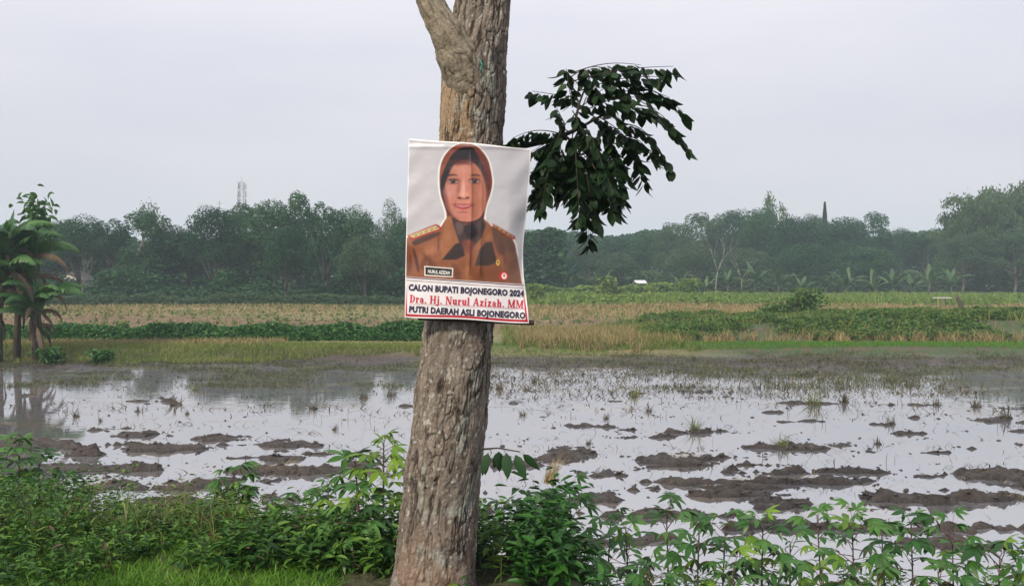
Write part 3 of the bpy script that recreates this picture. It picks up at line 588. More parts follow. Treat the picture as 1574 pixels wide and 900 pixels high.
# badges
put(ell(465, 600, 8, 13, 0, .2), (206, 168, 84)); put(ell(465, 598, 3.5, 6, 0, .3), (120, 84, 40)); put(ell(489, 657, 19, 18, 0, .12), (190, 30, 40)); put(ell(492, 658, 11, 13, 0, .2), (236, 220, 214)); put(ell(492, 656, 4, 7, 0, .3), (170, 60, 56))
put(poly([(146, 614), (272, 624), (270, 664), (147, 657)], False, .8), (226, 220, 216)); put(poly([(151, 619), (267, 628), (265, 659), (152, 652)], False, .8), (24, 20, 24))
# lower panel
def lineband(l, r_, th):
    yl = l + (r_ - l) * (zx - 64) / (575 - 64); return ss(th / 2 + .9, th / 2 - .9, np.abs(zy - yl))
below = ss(-1, 1, zy - (660 + (694 - 660) * (zx - 64) / 511)); put(below, (228, 226, 232))
put(lineband(664, 699, 5), (92, 60, 72)); put(lineband(676, 711, 2.5), (92, 60, 80)); put(lineband(670, 705, 3), (230, 226, 232))
put(lineband(776, 800, 2.0) * (zx > 78) * (zx < 588), (186, 30, 60), .9); put(lineband(781, 805, 1.6) * (zx > 78) * (zx < 588), (60, 56, 110), .6)
bl_ = zx - Ledge(V_); br_ = Redge(V_) - zx; bb_ = Bedge(U_) - zy; bt_ = zy - Tedge(U_)
low = ss(690, 800, zy)
put(np.clip(ss(1, 3, bl_) * ss(11, 9, bl_) * low + ss(5, 7, br_) * ss(15, 13, br_) * low, 0, 1) * (bb_ > 7), (190, 26, 52)); put(ss(4.5, 6.5, bb_) * ss(17, 15, bb_) * (bl_ > 3) * (br_ > 5), (178, 24, 50))
edge = np.clip(ss(6.5, 4.5, bt_) + ss(4, 2.5, bl_) + ss(5.5, 4, br_) + ss(5, 3.5, bb_), 0, 1); put(edge, (240, 240, 244))
put(ss(8, 10, bt_) * ss(13, 11, bt_) * (bl_ > 4) * (br_ > 5), (150, 148, 158), .5)
img = np.clip(img, 0, 1) * .86
i = np.arange(NV - 1)[:, None] * NU; j = np.arange(NU - 1)[None]
PQ = np.stack([i + j, i + NU + j, i + NU + j + 1, i + j + 1], -1).reshape(-1, 4)
m, t, p, o = newmat('printed_vinyl'); at = N(t, 'ShaderNodeAttribute', attribute_name='col'); t.links.new(at.outputs['Color'], p.inputs['Base Color'])
p.inputs['Roughness'].default_value = .36; p.inputs['Specular IOR Level'].default_value = .5; p.inputs['Coat Weight'].default_value = .12; p.inputs['Coat Roughness'].default_value = .18
nzz = N(t, 'ShaderNodeTexNoise'); nzz.inputs['Scale'].default_value = 14; nzz.inputs['Detail'].default_value = 4; b = N(t, 'ShaderNodeBump'); b.inputs['Distance'].default_value = .004; b.inputs['Strength'].default_value = .5
tcc = N(t, 'ShaderNodeTexCoord'); mpp = N(t, 'ShaderNodeMapping'); mpp.inputs['Scale'].default_value = (1, 1, .45); t.links.new(tcc.outputs['Object'], mpp.inputs[0]); t.links.new(mpp.outputs[0], nzz.inputs['Vector'])
t.links.new(nzz.outputs[0], b.inputs['Height']); t.links.new(b.outputs[0], p.inputs['Normal'])
poster = thing('campaign_poster', 'creased campaign poster of a woman in brown headscarf and uniform, fixed to the trunk', 'poster', tuple(Zw(335, 460)))
porg = Zw(335, 460)
sh = link('printed_sheet', mesh('printed_sheet', Zw(zx, zy).reshape(-1, 3) - porg, PQ, None, m, True, col=img.reshape(-1, 3)), poster)
md = sh.modifiers.new('thickness', 'SOLIDIFY'); md.thickness = .0016; md.offset = 1 if False else -1
# lettering: thin raised ink
def lettering(text, A, B, hh, mat, bold=.03, shear=0.0, space=1.0, name='lettering', off=.0022, serif=False):
    cu = bpy.data.curves.new('t', 'FONT'); cu.body = text; cu.offset = bold; cu.space_character = space; cu.shear = shear; cu.resolution_u = 2
    ob = bpy.data.objects.new('t', cu); COL.objects.link(ob); dg = bpy.context.evaluated_depsgraph_get(); me0 = ob.evaluated_get(dg).to_mesh()
    V = np.array([v.co[:] for v in me0.vertices]); F = [list(f.vertices) for f in me0.polygons]; ob.evaluated_get(dg).to_mesh_clear(); bpy.data.objects.remove(ob)
    x0, x1 = V[:, 0].min(), V[:, 0].max(); cap = .72
    s = (V[:, 0] - x0) / (x1 - x0); h_ = V[:, 1] / cap * hh; A = np.array(A, float); B = np.array(B, float)
    nd = (B - A) / np.linalg.norm(B - A); up = np.array([nd[1], -nd[0]])
    Zp = A + s[:, None] * (B - A) + h_[:, None] * up
    W_ = Zw(Zp[:, 0], Zp[:, 1], off) - porg
    me = bpy.data.meshes.new(name); me.from_pydata([tuple(w) for w in W_], [], F); me.materials.append(mat); me.update()
    return link(name, me, poster)
ink = plain('navy_black_ink', (.022, .018, .05), .4, .1); rink = plain('red_ink', (.50, .018, .045), .4, .1); wink = plain('white_ink', (.72, .72, .72), .4, .05)
lettering('CALON BUPATI BOJONEGORO 2024', (78, 719), (577, 746), 26, ink, .05, 0, 1.06)
lettering('PUTRI DAERAH ASLI BOJONEGORO', (80, 813), (583, 841), 26, ink, .05, 0, 1.06)
lettering('NURUL AZIZAH', (162, 645), (257, 652), 15, wink, .03)
# the red line in a condensed serif face, drawn stroke by stroke on a unit cap height
def q_(x0, y0, x1, y1, x2, y2, x3, y3): return [(x0, y0), (x1, y1), (x2, y2), (x3, y3)]
def bx_(x0, y0, x1, y1): return [(x0, y0), (x1, y0), (x1, y1), (x0, y1)]
def bowl(cx, cy_, rx, ry, a0, a1, tw_, tn_, n=10):
    r_ = []
    for k in range(n):
        A0, A1 = lerp(a0, a1, k / n), lerp(a0, a1, (k + 1) / n); pr = []
        for A in (A0, A1):
            th = lerp(tn_, tw_, abs(math.cos(A))); pr += [((cx + rx * math.cos(A)), (cy_ + ry * math.sin(A))), (cx + (rx - th) * math.cos(A), cy_ + (ry - min(th, tn_ * 1.1)) * math.sin(A))]
        r_.append([pr[0], pr[2], pr[3], pr[1]])
    return r_
T_, S_ = .17, .07                        # stem, serif
h_ = math.pi / 2
GL = {'D': (.62, [bx_(0, 0, .25, S_), bx_(0, 1 - S_, .25, 1), bx_(.06, 0, .06 + T_, 1)] + bowl(.2, .5, .4, .5, -h_, h_, T_, .08, 12)),
 'r': (.42, [bx_(0, 0, .3, S_), bx_(0, .6, .1, .67), bx_(.06, 0, .06 + T_, .67)] + bowl(.3, .42, .12, .25, h_ * .1, 2.6, .08, .09, 6) + [bx_(.27, .5, .4, .64)]),
 'a': (.5, [bx_(.26, 0, .26 + T_, .52), bx_(.26, 0, .5, .06)] + bowl(.24, .44, .19, .23, 0, 2.6, T_, .08, 8) + bowl(.22, .19, .2, .19, .9, 5.9, .15, .07, 12) + [bx_(.03, .42, .15, .54)]),
 '.': (.24, [bx_(.04, 0, .2, .16)]), ' ': (.26, []),
 'H': (.74, [bx_(0, 0, .28, S_), bx_(0, 1 - S_, .28, 1), bx_(.44, 0, .72, S_), bx_(.44, 1 - S_, .72, 1), bx_(.06, 0, .06 + T_, 1), bx_(.5, 0, .5 + T_, 1), bx_(.2, .45, .55, .54)]),
 'j': (.34, [bx_(.1, -.12, .1 + T_, .67), bx_(.03, .6, .12, .67), bx_(.09, .8, .27, .97), bx_(-.06, -.24, .2, -.12), bx_(-.08, -.18, .04, -.06)]),
 'N': (.74, [bx_(0, 0, .22, S_), bx_(0, 1 - S_, .2, 1), bx_(.5, 1 - S_, .74, 1), bx_(.08, 0, .15, 1), bx_(.58, 0, .66, 1), q_(.02, 1, .24, 1, .66, 0, .48, 0)]),
 'u': (.56, [bx_(0, .6, .1, .67), bx_(.06, .12, .06 + T_, .67), bx_(.34, 0, .34 + T_, .67), bx_(.28, .6, .36, .67), bx_(.4, 0, .56, .07)] + bowl(.24, .18, .18, .18, math.pi, 2 * math.pi, .14, .09, 8)),
 'l': (.32, [bx_(0, 0, .3, S_), bx_(0, 1 - S_, .1, 1), bx_(.06, 0, .06 + T_, 1)]),
 'A': (.72, [bx_(-.02, 0, .2, S_), bx_(.44, 0, .74, S_), q_(.04, 0, .11, 0, .36, .95, .3, 1), q_(.46, 0, .66, 0, .42, 1, .28, 1), bx_(.14, .28, .55, .36)]),
 'z': (.46, [bx_(.02, .58, .42, .67), bx_(.02, 0, .44, .09), q_(.02, .06, .22, .06, .42, .62, .22, .62), bx_(.02, .46, .08, .6), bx_(.38, .04, .44, .2)]),
 'i': (.32, [bx_(0, 0, .3, S_), bx_(0, .6, .1, .67), bx_(.06, 0, .06 + T_, .67), bx_(.06, .8, .24, .97)]),
 'h': (.58, [bx_(0, 0, .28, S_), bx_(0, 1 - S_, .1, 1), bx_(.06, 0, .06 + T_, 1), bx_(.34, 0, .34 + T_, .5), bx_(.3, 0, .56, S_)] + bowl(.32, .46, .19, .21, 0, 2.6, T_, .09, 8)),
 'M': (.9, [bx_(0, 0, .22, S_), bx_(0, 1 - S_, .2, 1), bx_(.6, 0, .9, S_), bx_(.7, 1 - S_, .9, 1), bx_(.08, 0, .15, 1), bx_(.66, 0, .66 + T_, 1), q_(.02, 1, .22, 1, .5, 0, .38, 0), q_(.66, 1, .8, 1, .47, 0, .4, 0)])}
GL['Z'] = GL['z']
mbk = MB(); xx = 0; polys = []
for ch in 'Dra. Hj. Nurul Azizah. MM':
    w, ps = GL[ch]; polys += [[(xx + a, b_) for a, b_ in q] for q in ps]; xx += w + .07
A = np.array((83, 772.)); B = np.array((577, 797.)); nd = (B - A) / np.linalg.norm(B - A); up = np.array([nd[1], -nd[0]])
for k, q in enumerate(polys):
    q = np.array(q); Zp = A + (q[:, :1] / xx) * (B - A) + q[:, 1:] * 34 * up; mbk.add(Zw(Zp[:, 0], Zp[:, 1], .0022 + (k % 7) * .00006) - porg, [[0, 1, 2, 3]])
link('lettering', mbk.mesh('lettering', rink), poster)
bt = MB(); e0 = Zw(120, 838, -.014) - porg; e1 = Zw(622, 860, -.012) - porg
bt.tube([e0, (e0 + e1) / 2 + C(0, .0, 0), e1], [.012, .012, .013], 8); link('batten', bt.mesh('batten', plain('dark_batten_wood', (.035, .02, .018), .8, .3, 30)), poster)
# ------------------------------------------------------------------ foliage and straw materials
mfar = leafmat('far_foliage', [(.008, .036, .018), (.022, .072, .028), (.055, .13, .042)], .7, .2, .12, obj=.45)
mfar_pale = leafmat('far_pale_foliage', [(.028, .062, .028), (.045, .09, .038), (.07, .12, .05)], .6, .25, .2, obj=.35)
mbamb = leafmat('bamboo_foliage', [(.04, .075, .025), (.06, .11, .035), (.09, .14, .05)], .6, .3, .2, obj=.25)
mtrunk = plain('far_trunk', (.08, .07, .06), .9, .3, 3); mpale = plain('pale_trunk', (.17, .165, .15), .85, .25, 3)
mban = leafmat('banana_leaf', [(.022, .075, .018), (.05, .14, .030), (.11, .23, .05)], .45, .3, .4, obj=.5)
mbanfar = leafmat('far_banana_leaf', [(.035, .08, .03), (.055, .11, .04), (.085, .15, .05)], .5, .3, .3, obj=.5)
mdry = leafmat('dry_banana_leaf', [(.05, .035, .024), (.095, .068, .045), (.16, .12, .085)], .8, .15, .15, obj=.4)
mstem = plain('pseudostem_sheath', (.06, .045, .032), .75, .4, 9, bump=.01, stretch=(1, 1, .2))
mgrass = leafmat('grass_blade', [(.04, .12, .010), (.075, .19, .016), (.12, .26, .025), (.20, .25, .05)], .55, .3, .25)
mbright = leafmat('rice_seedling', [(.06, .15, .02), (.09, .21, .028), (.13, .26, .04)], .5, .35, .25)
mband = leafmat('bank_grass', [(.07, .12, .025), (.12, .17, .04), (.19, .22, .06), (.26, .24, .10)], .6, .3, .2)
mstraw = leafmat('dry_straw', [(.15, .11, .05), (.26, .20, .10), (.38, .30, .16), (.13, .15, .05)], .8, .2, .15)
mpw = leafmat('paddy_weed', [(.04, .032, .02), (.05, .07, .022), (.085, .11, .03), (.10, .085, .045)], .6, .2, .3)
mreed = leafmat('rotting_straw', [(.035, .027, .02), (.07, .052, .035), (.12, .10, .05), (.07, .09, .03)], .7, .1, .3)
mvine = leafmat('vine_leaf', [(.016, .07, .010), (.028, .11, .014), (.055, .16, .025)], .45, .2, .35)
mmound = leafmat('mound_herb', [(.022, .07, .012), (.04, .105, .018), (.07, .155, .025), (.13, .16, .04)], .55, .2, .3)
mweed = leafmat('weed_leaf', [(.012, .048, .008), (.032, .10, .013), (.07, .17, .022), (.16, .28, .04)], .5, .25, .3)
mcrop = leafmat('field_bush', [(.07, .13, .02), (.12, .20, .035), (.20, .27, .06)], .55, .25, .25)
mcas = [leafmat('cassava_leaf_deep', [(.008, .038, .006), (.025, .10, .012), (.045, .135, .018), (.075, .19, .028)], .42, .25, .4, obj=.75),
        leafmat('cassava_leaf_fresh', [(.09, .19, .015), (.14, .26, .022), (.20, .32, .04)], .42, .35, .4, obj=.6)]
mpet = plain('red_petiole', (.10, .045, .035), .6, .2, 20); mcst = plain('cassava_stem', (.075, .05, .04), .75, .3, 30)

def diamonds(Pp, D, Nn, l, w, var):
    D = D / (np.linalg.norm(D, axis=1)[:, None] + 1e-9); S = np.cross(D, Nn); S /= np.linalg.norm(S, axis=1)[:, None] + 1e-9
    l = np.asarray(l)[:, None]; w = np.asarray(w)[:, None]
    V = np.stack([Pp - D * l / 2, Pp - S * w / 2, Pp + D * l / 2, Pp + S * w / 2], 1).reshape(-1, 3)
    return V, np.arange(len(Pp))[:, None] * 4 + np.array([[0, 1, 2, 3]]), None, np.repeat(var, 4)

# ------------------------------------------------------------------ trees along the far edge
def broad(seed, Hh=10., Wd=7., nb=30, nl=11000, base=.22, rb=.15, flat=.9, leaf=.30, mat=None, top=1.0, gap=0.0):
    global rng
    rng = np.random.default_rng(seed); r_ = random.Random(seed)
    c = rdir(nb, -.75, 1) * (rng.uniform(.35, 1, nb) ** .5)[:, None]
    zc = Hh * (base + 1) / 2; zr = Hh * (1 - base) / 2
    br = rng.uniform(.7, 1.25, nb) * rb * Hh
    B_ = c * np.array([Wd / 2 - rb * Hh * .5, Wd / 2 - rb * Hh * .5, zr - rb * Hh * .7]) + np.array([0, 0, zc])
    wgt = br ** 2; k = rng.choice(nb, nl, p=wgt / wgt.sum()); d = rdir(nl, -.55, 1)
    rr_ = rng.uniform(.55, 1.08, nl) ** .6
    Pp = B_[k] + d * (br[k] * rr_)[:, None] * np.array([1.1, 1.1, flat]); lump = vn(Pp[:, 0] * 1.1 + seed, Pp[:, 2] * 1.1 + Pp[:, 1], seed)
    keep = lump > gap; Pp = Pp[keep]; d = d[keep]; n = len(Pp)
    V, q, _, va = diamonds(Pp, rdir(n, -.6, .3), d + rdir(n) * .8 + C(0, 0, .4), rng.uniform(.6, 1.25, n) * leaf, rng.uniform(.35, .7, n) * leaf, np.clip(.35 * rng.random(n) + .35 * rng.random(nb)[k[keep]] + .3 * vn(Pp[:, 0] * 1.6, Pp[:, 2] * 1.6 + Pp[:, 1] * 1.3, seed + 3), 0, 1))
    crown = mesh('crown', V, q, None, mat or mfar, False, va)
    t_ = MB(); t_.tube([(0, 0, -.3), (.1, 0, Hh * base * .6), (r_.uniform(-.2, .2), .1, Hh * base), (r_.uniform(-.4, .4), 0, Hh * .6)], [.22, .18, .16, .07], 7)
    for a in range(min(9, nb)):
        e = B_[a]; s = np.array([0, 0, Hh * (base * .7 + .03 * a)]); mm = (s + e) / 2 + C(0, 0, -.3); t_.tube([s, mm, e], [.11, .08, .035], 5)
    return t_.mesh('trunk', mtrunk, True), crown
def bamboo(seed, Hh=11., Wd=9., nc=80, per=240, mat=None):
    global rng
    rng = np.random.default_rng(seed); t_ = MB(); PP = []; DD = []; kk = []
    for c in range(nc):
        a = rng.uniform(0, 2 * math.pi); r0 = rng.uniform(0, .8); hh = Hh * (rng.uniform(.4, .93) if c % 6 else rng.uniform(.93, 1.08)); out_ = Wd / 2 * rng.uniform(.3, 1.0)
        u = np.linspace(0, 1, 12); zz_ = hh * np.sin(u * 1.95) / math.sin(math.pi / 2) * (1); rr_ = r0 + out_ * u ** 2.2
        pts = np.stack([np.cos(a) * rr_, np.sin(a) * rr_, zz_], 1); t_.tube(pts, np.linspace(.06, .015, 12), 4, cap=False)
        q = rng.uniform(.05, 1, per) ** .7; base_ = np.stack([np.interp(q, u, pts[:, i]) for i in range(3)], 1)
        PP.append(base_ + rng.normal(0, .5, (per, 3)) * (1.15 - .5 * q)[:, None]); kk.append(np.full(per, rng.random()))
    Pp = np.concatenate(PP); n = len(Pp); Pp[:, 2] = np.maximum(Pp[:, 2], .2)
    D = rdir(n, -1, -.1); D[:, 2] -= .5
    V, q, _, va = diamonds(Pp, D, rdir(n), rng.uniform(.35, .7, n), rng.uniform(.12, .24, n), np.clip(.6 * np.concatenate(kk) + .4 * rng.random(n), 0, 1))
    return t_.mesh('trunk', mtrunk, True), mesh('crown', V, q, None, mat or mbamb, False, va)
def conifer(seed, Hh=12.):
    global rng
    rng = np.random.default_rng(seed); n = 5000; z = Hh * rng.uniform(.1, 1, n); r_ = 1.3 * (1 - z / Hh) ** .8 * np.sqrt(rng.uniform(.2, 1, n)); a = rng.uniform(0, 6.283, n)
    Pp = np.stack([r_ * np.cos(a), r_ * np.sin(a), z], 1); V, q, _, va = diamonds(Pp, np.stack([np.cos(a), np.sin(a), 0 * a + .6], 1), rdir(n), np.full(n, .4), np.full(n, .12), rng.random(n))
    t_ = MB(); t_.tube([(0, 0, -.3), (0, 0, Hh * .95)], [.2, .03], 6); return t_.mesh('trunk', mtrunk), mesh('crown', V, q, None, mfar, False, va)
def bare(seed, Hh=8., mat=None, twigs=True, fol=0):
    r_ = random.Random(seed); t_ = MB(); tips = []
    def grow(p_, d, L, r0, lev):
        e = p_ + d * L; m_ = (p_ + e) / 2 + np.array([r_.uniform(-.06, .06) * L, 0, 0]); t_.tube([p_, m_, e], [r0, r0 * .85, r0 * .68], 5 if lev else 7)
        if lev < 4 and r0 > .012:
            for _ in range(2 if lev else 3):
                nd_ = d + np.array([r_.uniform(-.75, .75), r_.uniform(-.7, .7), r_.uniform(-.05, .45)]); nd_ /= np.linalg.norm(nd_); grow(e, nd_, L * r_.uniform(.55, .8), r0 * .62, lev + 1)
        else: tips.append(e)
    grow(np.zeros(3), np.array([r_.uniform(-.2, .2), 0, 1.]), Hh * .36, Hh * .016, 0)
    cr_ = None
    if fol:
        global rng
        rng = np.random.default_rng(seed); T = np.array(tips); k = rng.integers(0, len(T), fol); Pp = T[k] + rng.normal(0, .28, (fol, 3)); V, q, _, va = diamonds(Pp, rdir(fol), rdir(fol), np.full(fol, .24), np.full(fol, .13), rng.random(fol)); cr_ = mesh('crown', V, q, None, mfar, False, va)
    return t_.mesh('trunk', mat or mpale, True), cr_
KIND = {'dense1': (broad(101), 10), 'dense2': (broad(102, Wd=8.5, nb=38, nl=12000, base=.15, gap=.12), 10), 'round': (broad(103, Wd=7, nb=24, rb=.17, base=.3, gap=.10), 10), 'loose': (broad(104, Wd=6.5, nb=26, rb=.10, nl=8000, base=.22, gap=.2), 10),
        'pale': (broad(105, Wd=7.5, nb=34, rb=.12, base=.12, gap=.1, mat=mfar_pale, leaf=.27), 10), 'tall': (broad(106, Wd=4.6, nb=26, rb=.11, base=.12, gap=.1), 10), 'open': (broad(107, Wd=9, nb=26, rb=.12, base=.22, nl=11000, flat=.8, gap=.1), 10),
        'bamboo': (bamboo(108), 11), 'bamboo2': (bamboo(109, Wd=7, nc=64), 11), 'feather': (bamboo(112, Hh=11, Wd=5.5, nc=11, per=170), 11), 'conifer': (conifer(110), 12),
        'bare': (bare(111), 8), 'bare2': (bare(121), 8), 'twiggy': (bare(131, fol=1500), 8), 'pale2': (broad(141, Wd=8, nb=44, rb=.10, base=.1, gap=.15, mat=mfar_pale, leaf=.26, flat=.75), 10)}
UNITW = {'dense1': 7, 'dense2': 8.5, 'round': 7, 'loose': 6.5, 'pale': 7.5, 'tall': 4.6, 'open': 9, 'bamboo': 9.5, 'bamboo2': 7.5, 'feather': 5, 'conifer': 2.4, 'bare': 6, 'bare2': 6, 'twiggy': 6, 'pale2': 8}
def ftree(px, top, D, wpx, kind, label, name='tree', cat='tree', group='trees along the far edge of the fields'):
    x = P(px, 430, D)[0]; z0 = Hs(x, D) - .1; hz = P(px, top, D)[2] - z0
    (tm, cm), Hk = KIND[kind]; root = thing(name, label, cat, (x, D, z0), rnd.uniform(0, 6.28), group)
    w = wpx / FPX * D / UNITW[kind]; root.scale = (w, w, hz / Hk * 1.02)
    link('trunk', tm, root)
    if cm: link('crown', cm, root)
    return root
FT = [(-60, 330, 72, 110, 'dense2', 'dense tree beyond the left frame edge, behind the banana clump'), (10, 345, 80, 100, 'dense1', 'dark tree half hidden behind the banana plants at the left edge'),
      (70, 336, 76, 95, 'dense2', 'dark round tree showing just right of the banana clump top'), (122, 332, 72, 80, 'round', 'round crowned tree above the small white gable, left tree line'),
      (168, 330, 76, 75, 'loose', 'loose crowned tree under the bare twigs, left tree line'), (203, 318, 82, 60, 'twiggy', 'nearly leafless tree whose thin twigs stick up above the left tree line'),
      (228, 326, 72, 85, 'tall', 'upright tree with knobbly top above the pale house wall'), (262, 345, 74, 80, 'dense1', 'lower dense tree filling the dip left of the tall dark clump'),
      (290, 358, 78, 60, 'loose', 'thin tree at the lowest dip of the left tree line'),
      (330, 316, 70, 95, 'dense2', 'big dark tree with steep left flank, start of the tall clump'), (375, 312, 76, 85, 'open', 'flat topped dark tree directly below the cell tower'),
      (420, 306, 72, 90, 'dense1', 'dense dark tree right of the cell tower'), (460, 296, 74, 52, 'tall', 'narrow tree whose knob of leaves is the highest of the left clump'),
      (500, 303, 70, 70, 'loose', 'airy tree with sky gaps in its top, right of the highest knob'), (545, 320, 72, 85, 'round', 'round shouldered tree where the left clump slopes down'),
      (596, 309, 84, 56, 'pale', 'pale green spindly tree rising left of the poster'), (628, 334, 76, 80, 'dense2', 'dense tree touching the left edge of the poster'),
      (440, 345, 64, 80, 'dense2', 'lower broad tree in front of the dark left clump'), (560, 362, 66, 80, 'pale', 'low pale green tree in front of the clump near the poster'),
      (690, 340, 85, 90, 'dense1', 'dark tree mostly hidden behind poster and trunk'), (750, 350, 92, 90, 'dense2', 'tree hidden behind the right side of the trunk'),
      (815, 352, 110, 70, 'dense1', 'distant tree just right of the poster edge'), (862, 362, 118, 75, 'dense2', 'distant low tree under the hanging leafy shoot'), (905, 368, 112, 70, 'pale', 'hazy pale tree below the tip of the leafy shoot'),
      (948, 364, 120, 75, 'dense1', 'hazy tree right of the shoot tip, low in the tree line'), (990, 358, 116, 70, 'dense2', 'hazy tree behind the white field hut'),
      (1028, 334, 112, 62, 'pale2', 'pale feathery tree where the right wood starts to rise'), (1078, 318, 116, 90, 'pale2', 'broad pale tree forming the first high dome right of centre'), (1124, 320, 122, 80, 'dense2', 'dark domed tree behind the pale forked trunk'),
      (1168, 318, 118, 70, 'dense1', 'dark tree under the left bamboo tips'), (1192, 312, 126, 46, 'feather', 'arching bamboo tips standing above the wood right of centre'), (1216, 332, 114, 70, 'round', 'rounded tree right of the arching bamboo tips'),
      (1250, 328, 120, 60, 'dense2', 'dark tree left of the pointed conifer'), (1267, 313, 128, 20, 'conifer', 'narrow pointed conifer spike above the right tree line'), (1300, 333, 116, 80, 'dense1', 'broad tree right of the pointed conifer'),
      (1346, 326, 120, 46, 'tall', 'tall knobbly tree standing out between conifer and bamboo grove'), (1385, 350, 124, 70, 'dense2', 'low tree left half of the dip before the bamboo grove'), (1425, 353, 120, 70, 'loose', 'loose tree in the middle of the dip before the bamboo grove'),
      (1462, 340, 112, 60, 'bamboo2', 'outermost left bamboo clump of the grove at right'), (1500, 318, 108, 100, 'bamboo', 'big feathery bamboo clump on the left of the right hand grove'), (1552, 300, 112, 120, 'bamboo', 'tallest feathery bamboo clump at the right frame edge'), (1625, 300, 108, 120, 'bamboo2', 'bamboo clump cut by the right frame edge'),
      (1240, 372, 104, 90, 'dense2', 'lower dark tree in front of the wood under the conifer'), (1060, 372, 102, 80, 'pale', 'low pale tree in front of the first high dome'), (1150, 375, 104, 80, 'pale2', 'low light green tree under the bamboo tips'), (1330, 378, 106, 90, 'dense1', 'low dark tree behind the bench, in the right wood'),
      (1480, 352, 104, 90, 'pale2', 'low spreading pale tree at the foot of the right hand bamboo grove'), (1560, 345, 102, 100, 'pale2', 'bushy pale tree filling the base of the grove at the right edge'), (1600, 320, 106, 110, 'pale', 'tall pale tree cut by the right frame edge'),
      (1690, 330, 110, 110, 'dense2', 'dense tree beyond the right frame edge'), (950, 388, 104, 70, 'pale', 'low pale bushy tree left of the white field hut'), (855, 392, 102, 70, 'dense1', 'low bushy tree beneath the hanging shoot')]
for a in FT:
    nm = {'bamboo': 'bamboo_clump', 'bamboo2': 'bamboo_clump', 'feather': 'bamboo_clump', 'conifer': 'conifer'}.get(a[4], 'broadleaf_tree')
    ftree(*a, name=nm, cat='bamboo' if nm == 'bamboo_clump' else 'tree')
for a in [(1100, 358, 98, 60, 'bare', 'pale forked bare trunk in front of the right wood'), (838, 372, 96, 40, 'bare2', 'pale leaning bare trunk just right of the poster'), (1140, 388, 97, 46, 'bare2', 'thin pale branching trunk beside the forked one'), (124, 385, 62, 36, 'bare2', 'pale trunk beside the small white gable at left')]:
    ftree(*a, name='bare_tree', group='pale bare trunks before the woods')
rng = np.random.default_rng(77)
def foliage_mass(name, n, xf, label_kind, size, mat, zf, yf):
    x = xf(n); y = yf(x, n); zt = zf(x); z = H(x, y) + zt * rng.uniform(0, 1, n) ** .8
    V, q, _, va = diamonds(np.stack([x, y, z], 1), rdir(n, -.5, .5), rdir(n) + C(0, -.7, .2), rng.uniform(.6, 1.3, n) * size, rng.uniform(.35, .7, n) * size, rng.random(n))
    o = link(name, mesh(name, V, q, None, mat, False, va)); tag(o, label_kind[0], label_kind[1], kind='stuff'); return o
foliage_mass('far_woods', 75000, lambda n: rng.uniform(-75, 6, n), ('dark massed woodland closing the view behind the left tree line', 'woods'), .68, mfar, lambda x: 5.2 + 3.0 * fbm(x * .22, x * 0, 4, 5), lambda x, n: 88 + rng.uniform(0, 7, n))
foliage_mass('far_woods', 85000, lambda n: rng.uniform(-5, 150, n), ('hazy massed woodland closing the view behind the right tree line', 'woods'), .85, mfar, lambda x: 6.2 + 4.5 * fbm(x * .12, x * 0, 4, 6), lambda x, n: 138 + rng.uniform(0, 10, n))
foliage_mass('undergrowth', 45000, lambda n: rng.uniform(-50, -7, n), ('shaded undergrowth at the foot of the left tree line', 'undergrowth'), .36, mfar, lambda x: 1.0 + 1.9 * ss(.35, .7, fbm(x * .5, x * 0, 3, 8)), lambda x, n: 66 + rng.uniform(0, 6, n))
foliage_mass('undergrowth', 36000, lambda n: rng.uniform(-8, 110, n), ('hazy undergrowth at the foot of the right wood', 'undergrowth'), .48, mfar_pale, lambda x: 1.0 + 2.2 * fbm(x * .4, x * 0, 3, 9), lambda x, n: 100 + rng.uniform(0, 7, n) + 6 * vn(x * .1, x * 0, 3))
foliage_mass('low_hedge', 16000, lambda n: rng.uniform(-40, -6, n), ('low light green hedge between stubble field and left trees', 'hedge'), .2, mfar_pale, lambda x: .35 + .8 * fbm(x * .8, x * 0, 3, 10), lambda x, n: 61.5 + rng.uniform(0, 1.5, n))

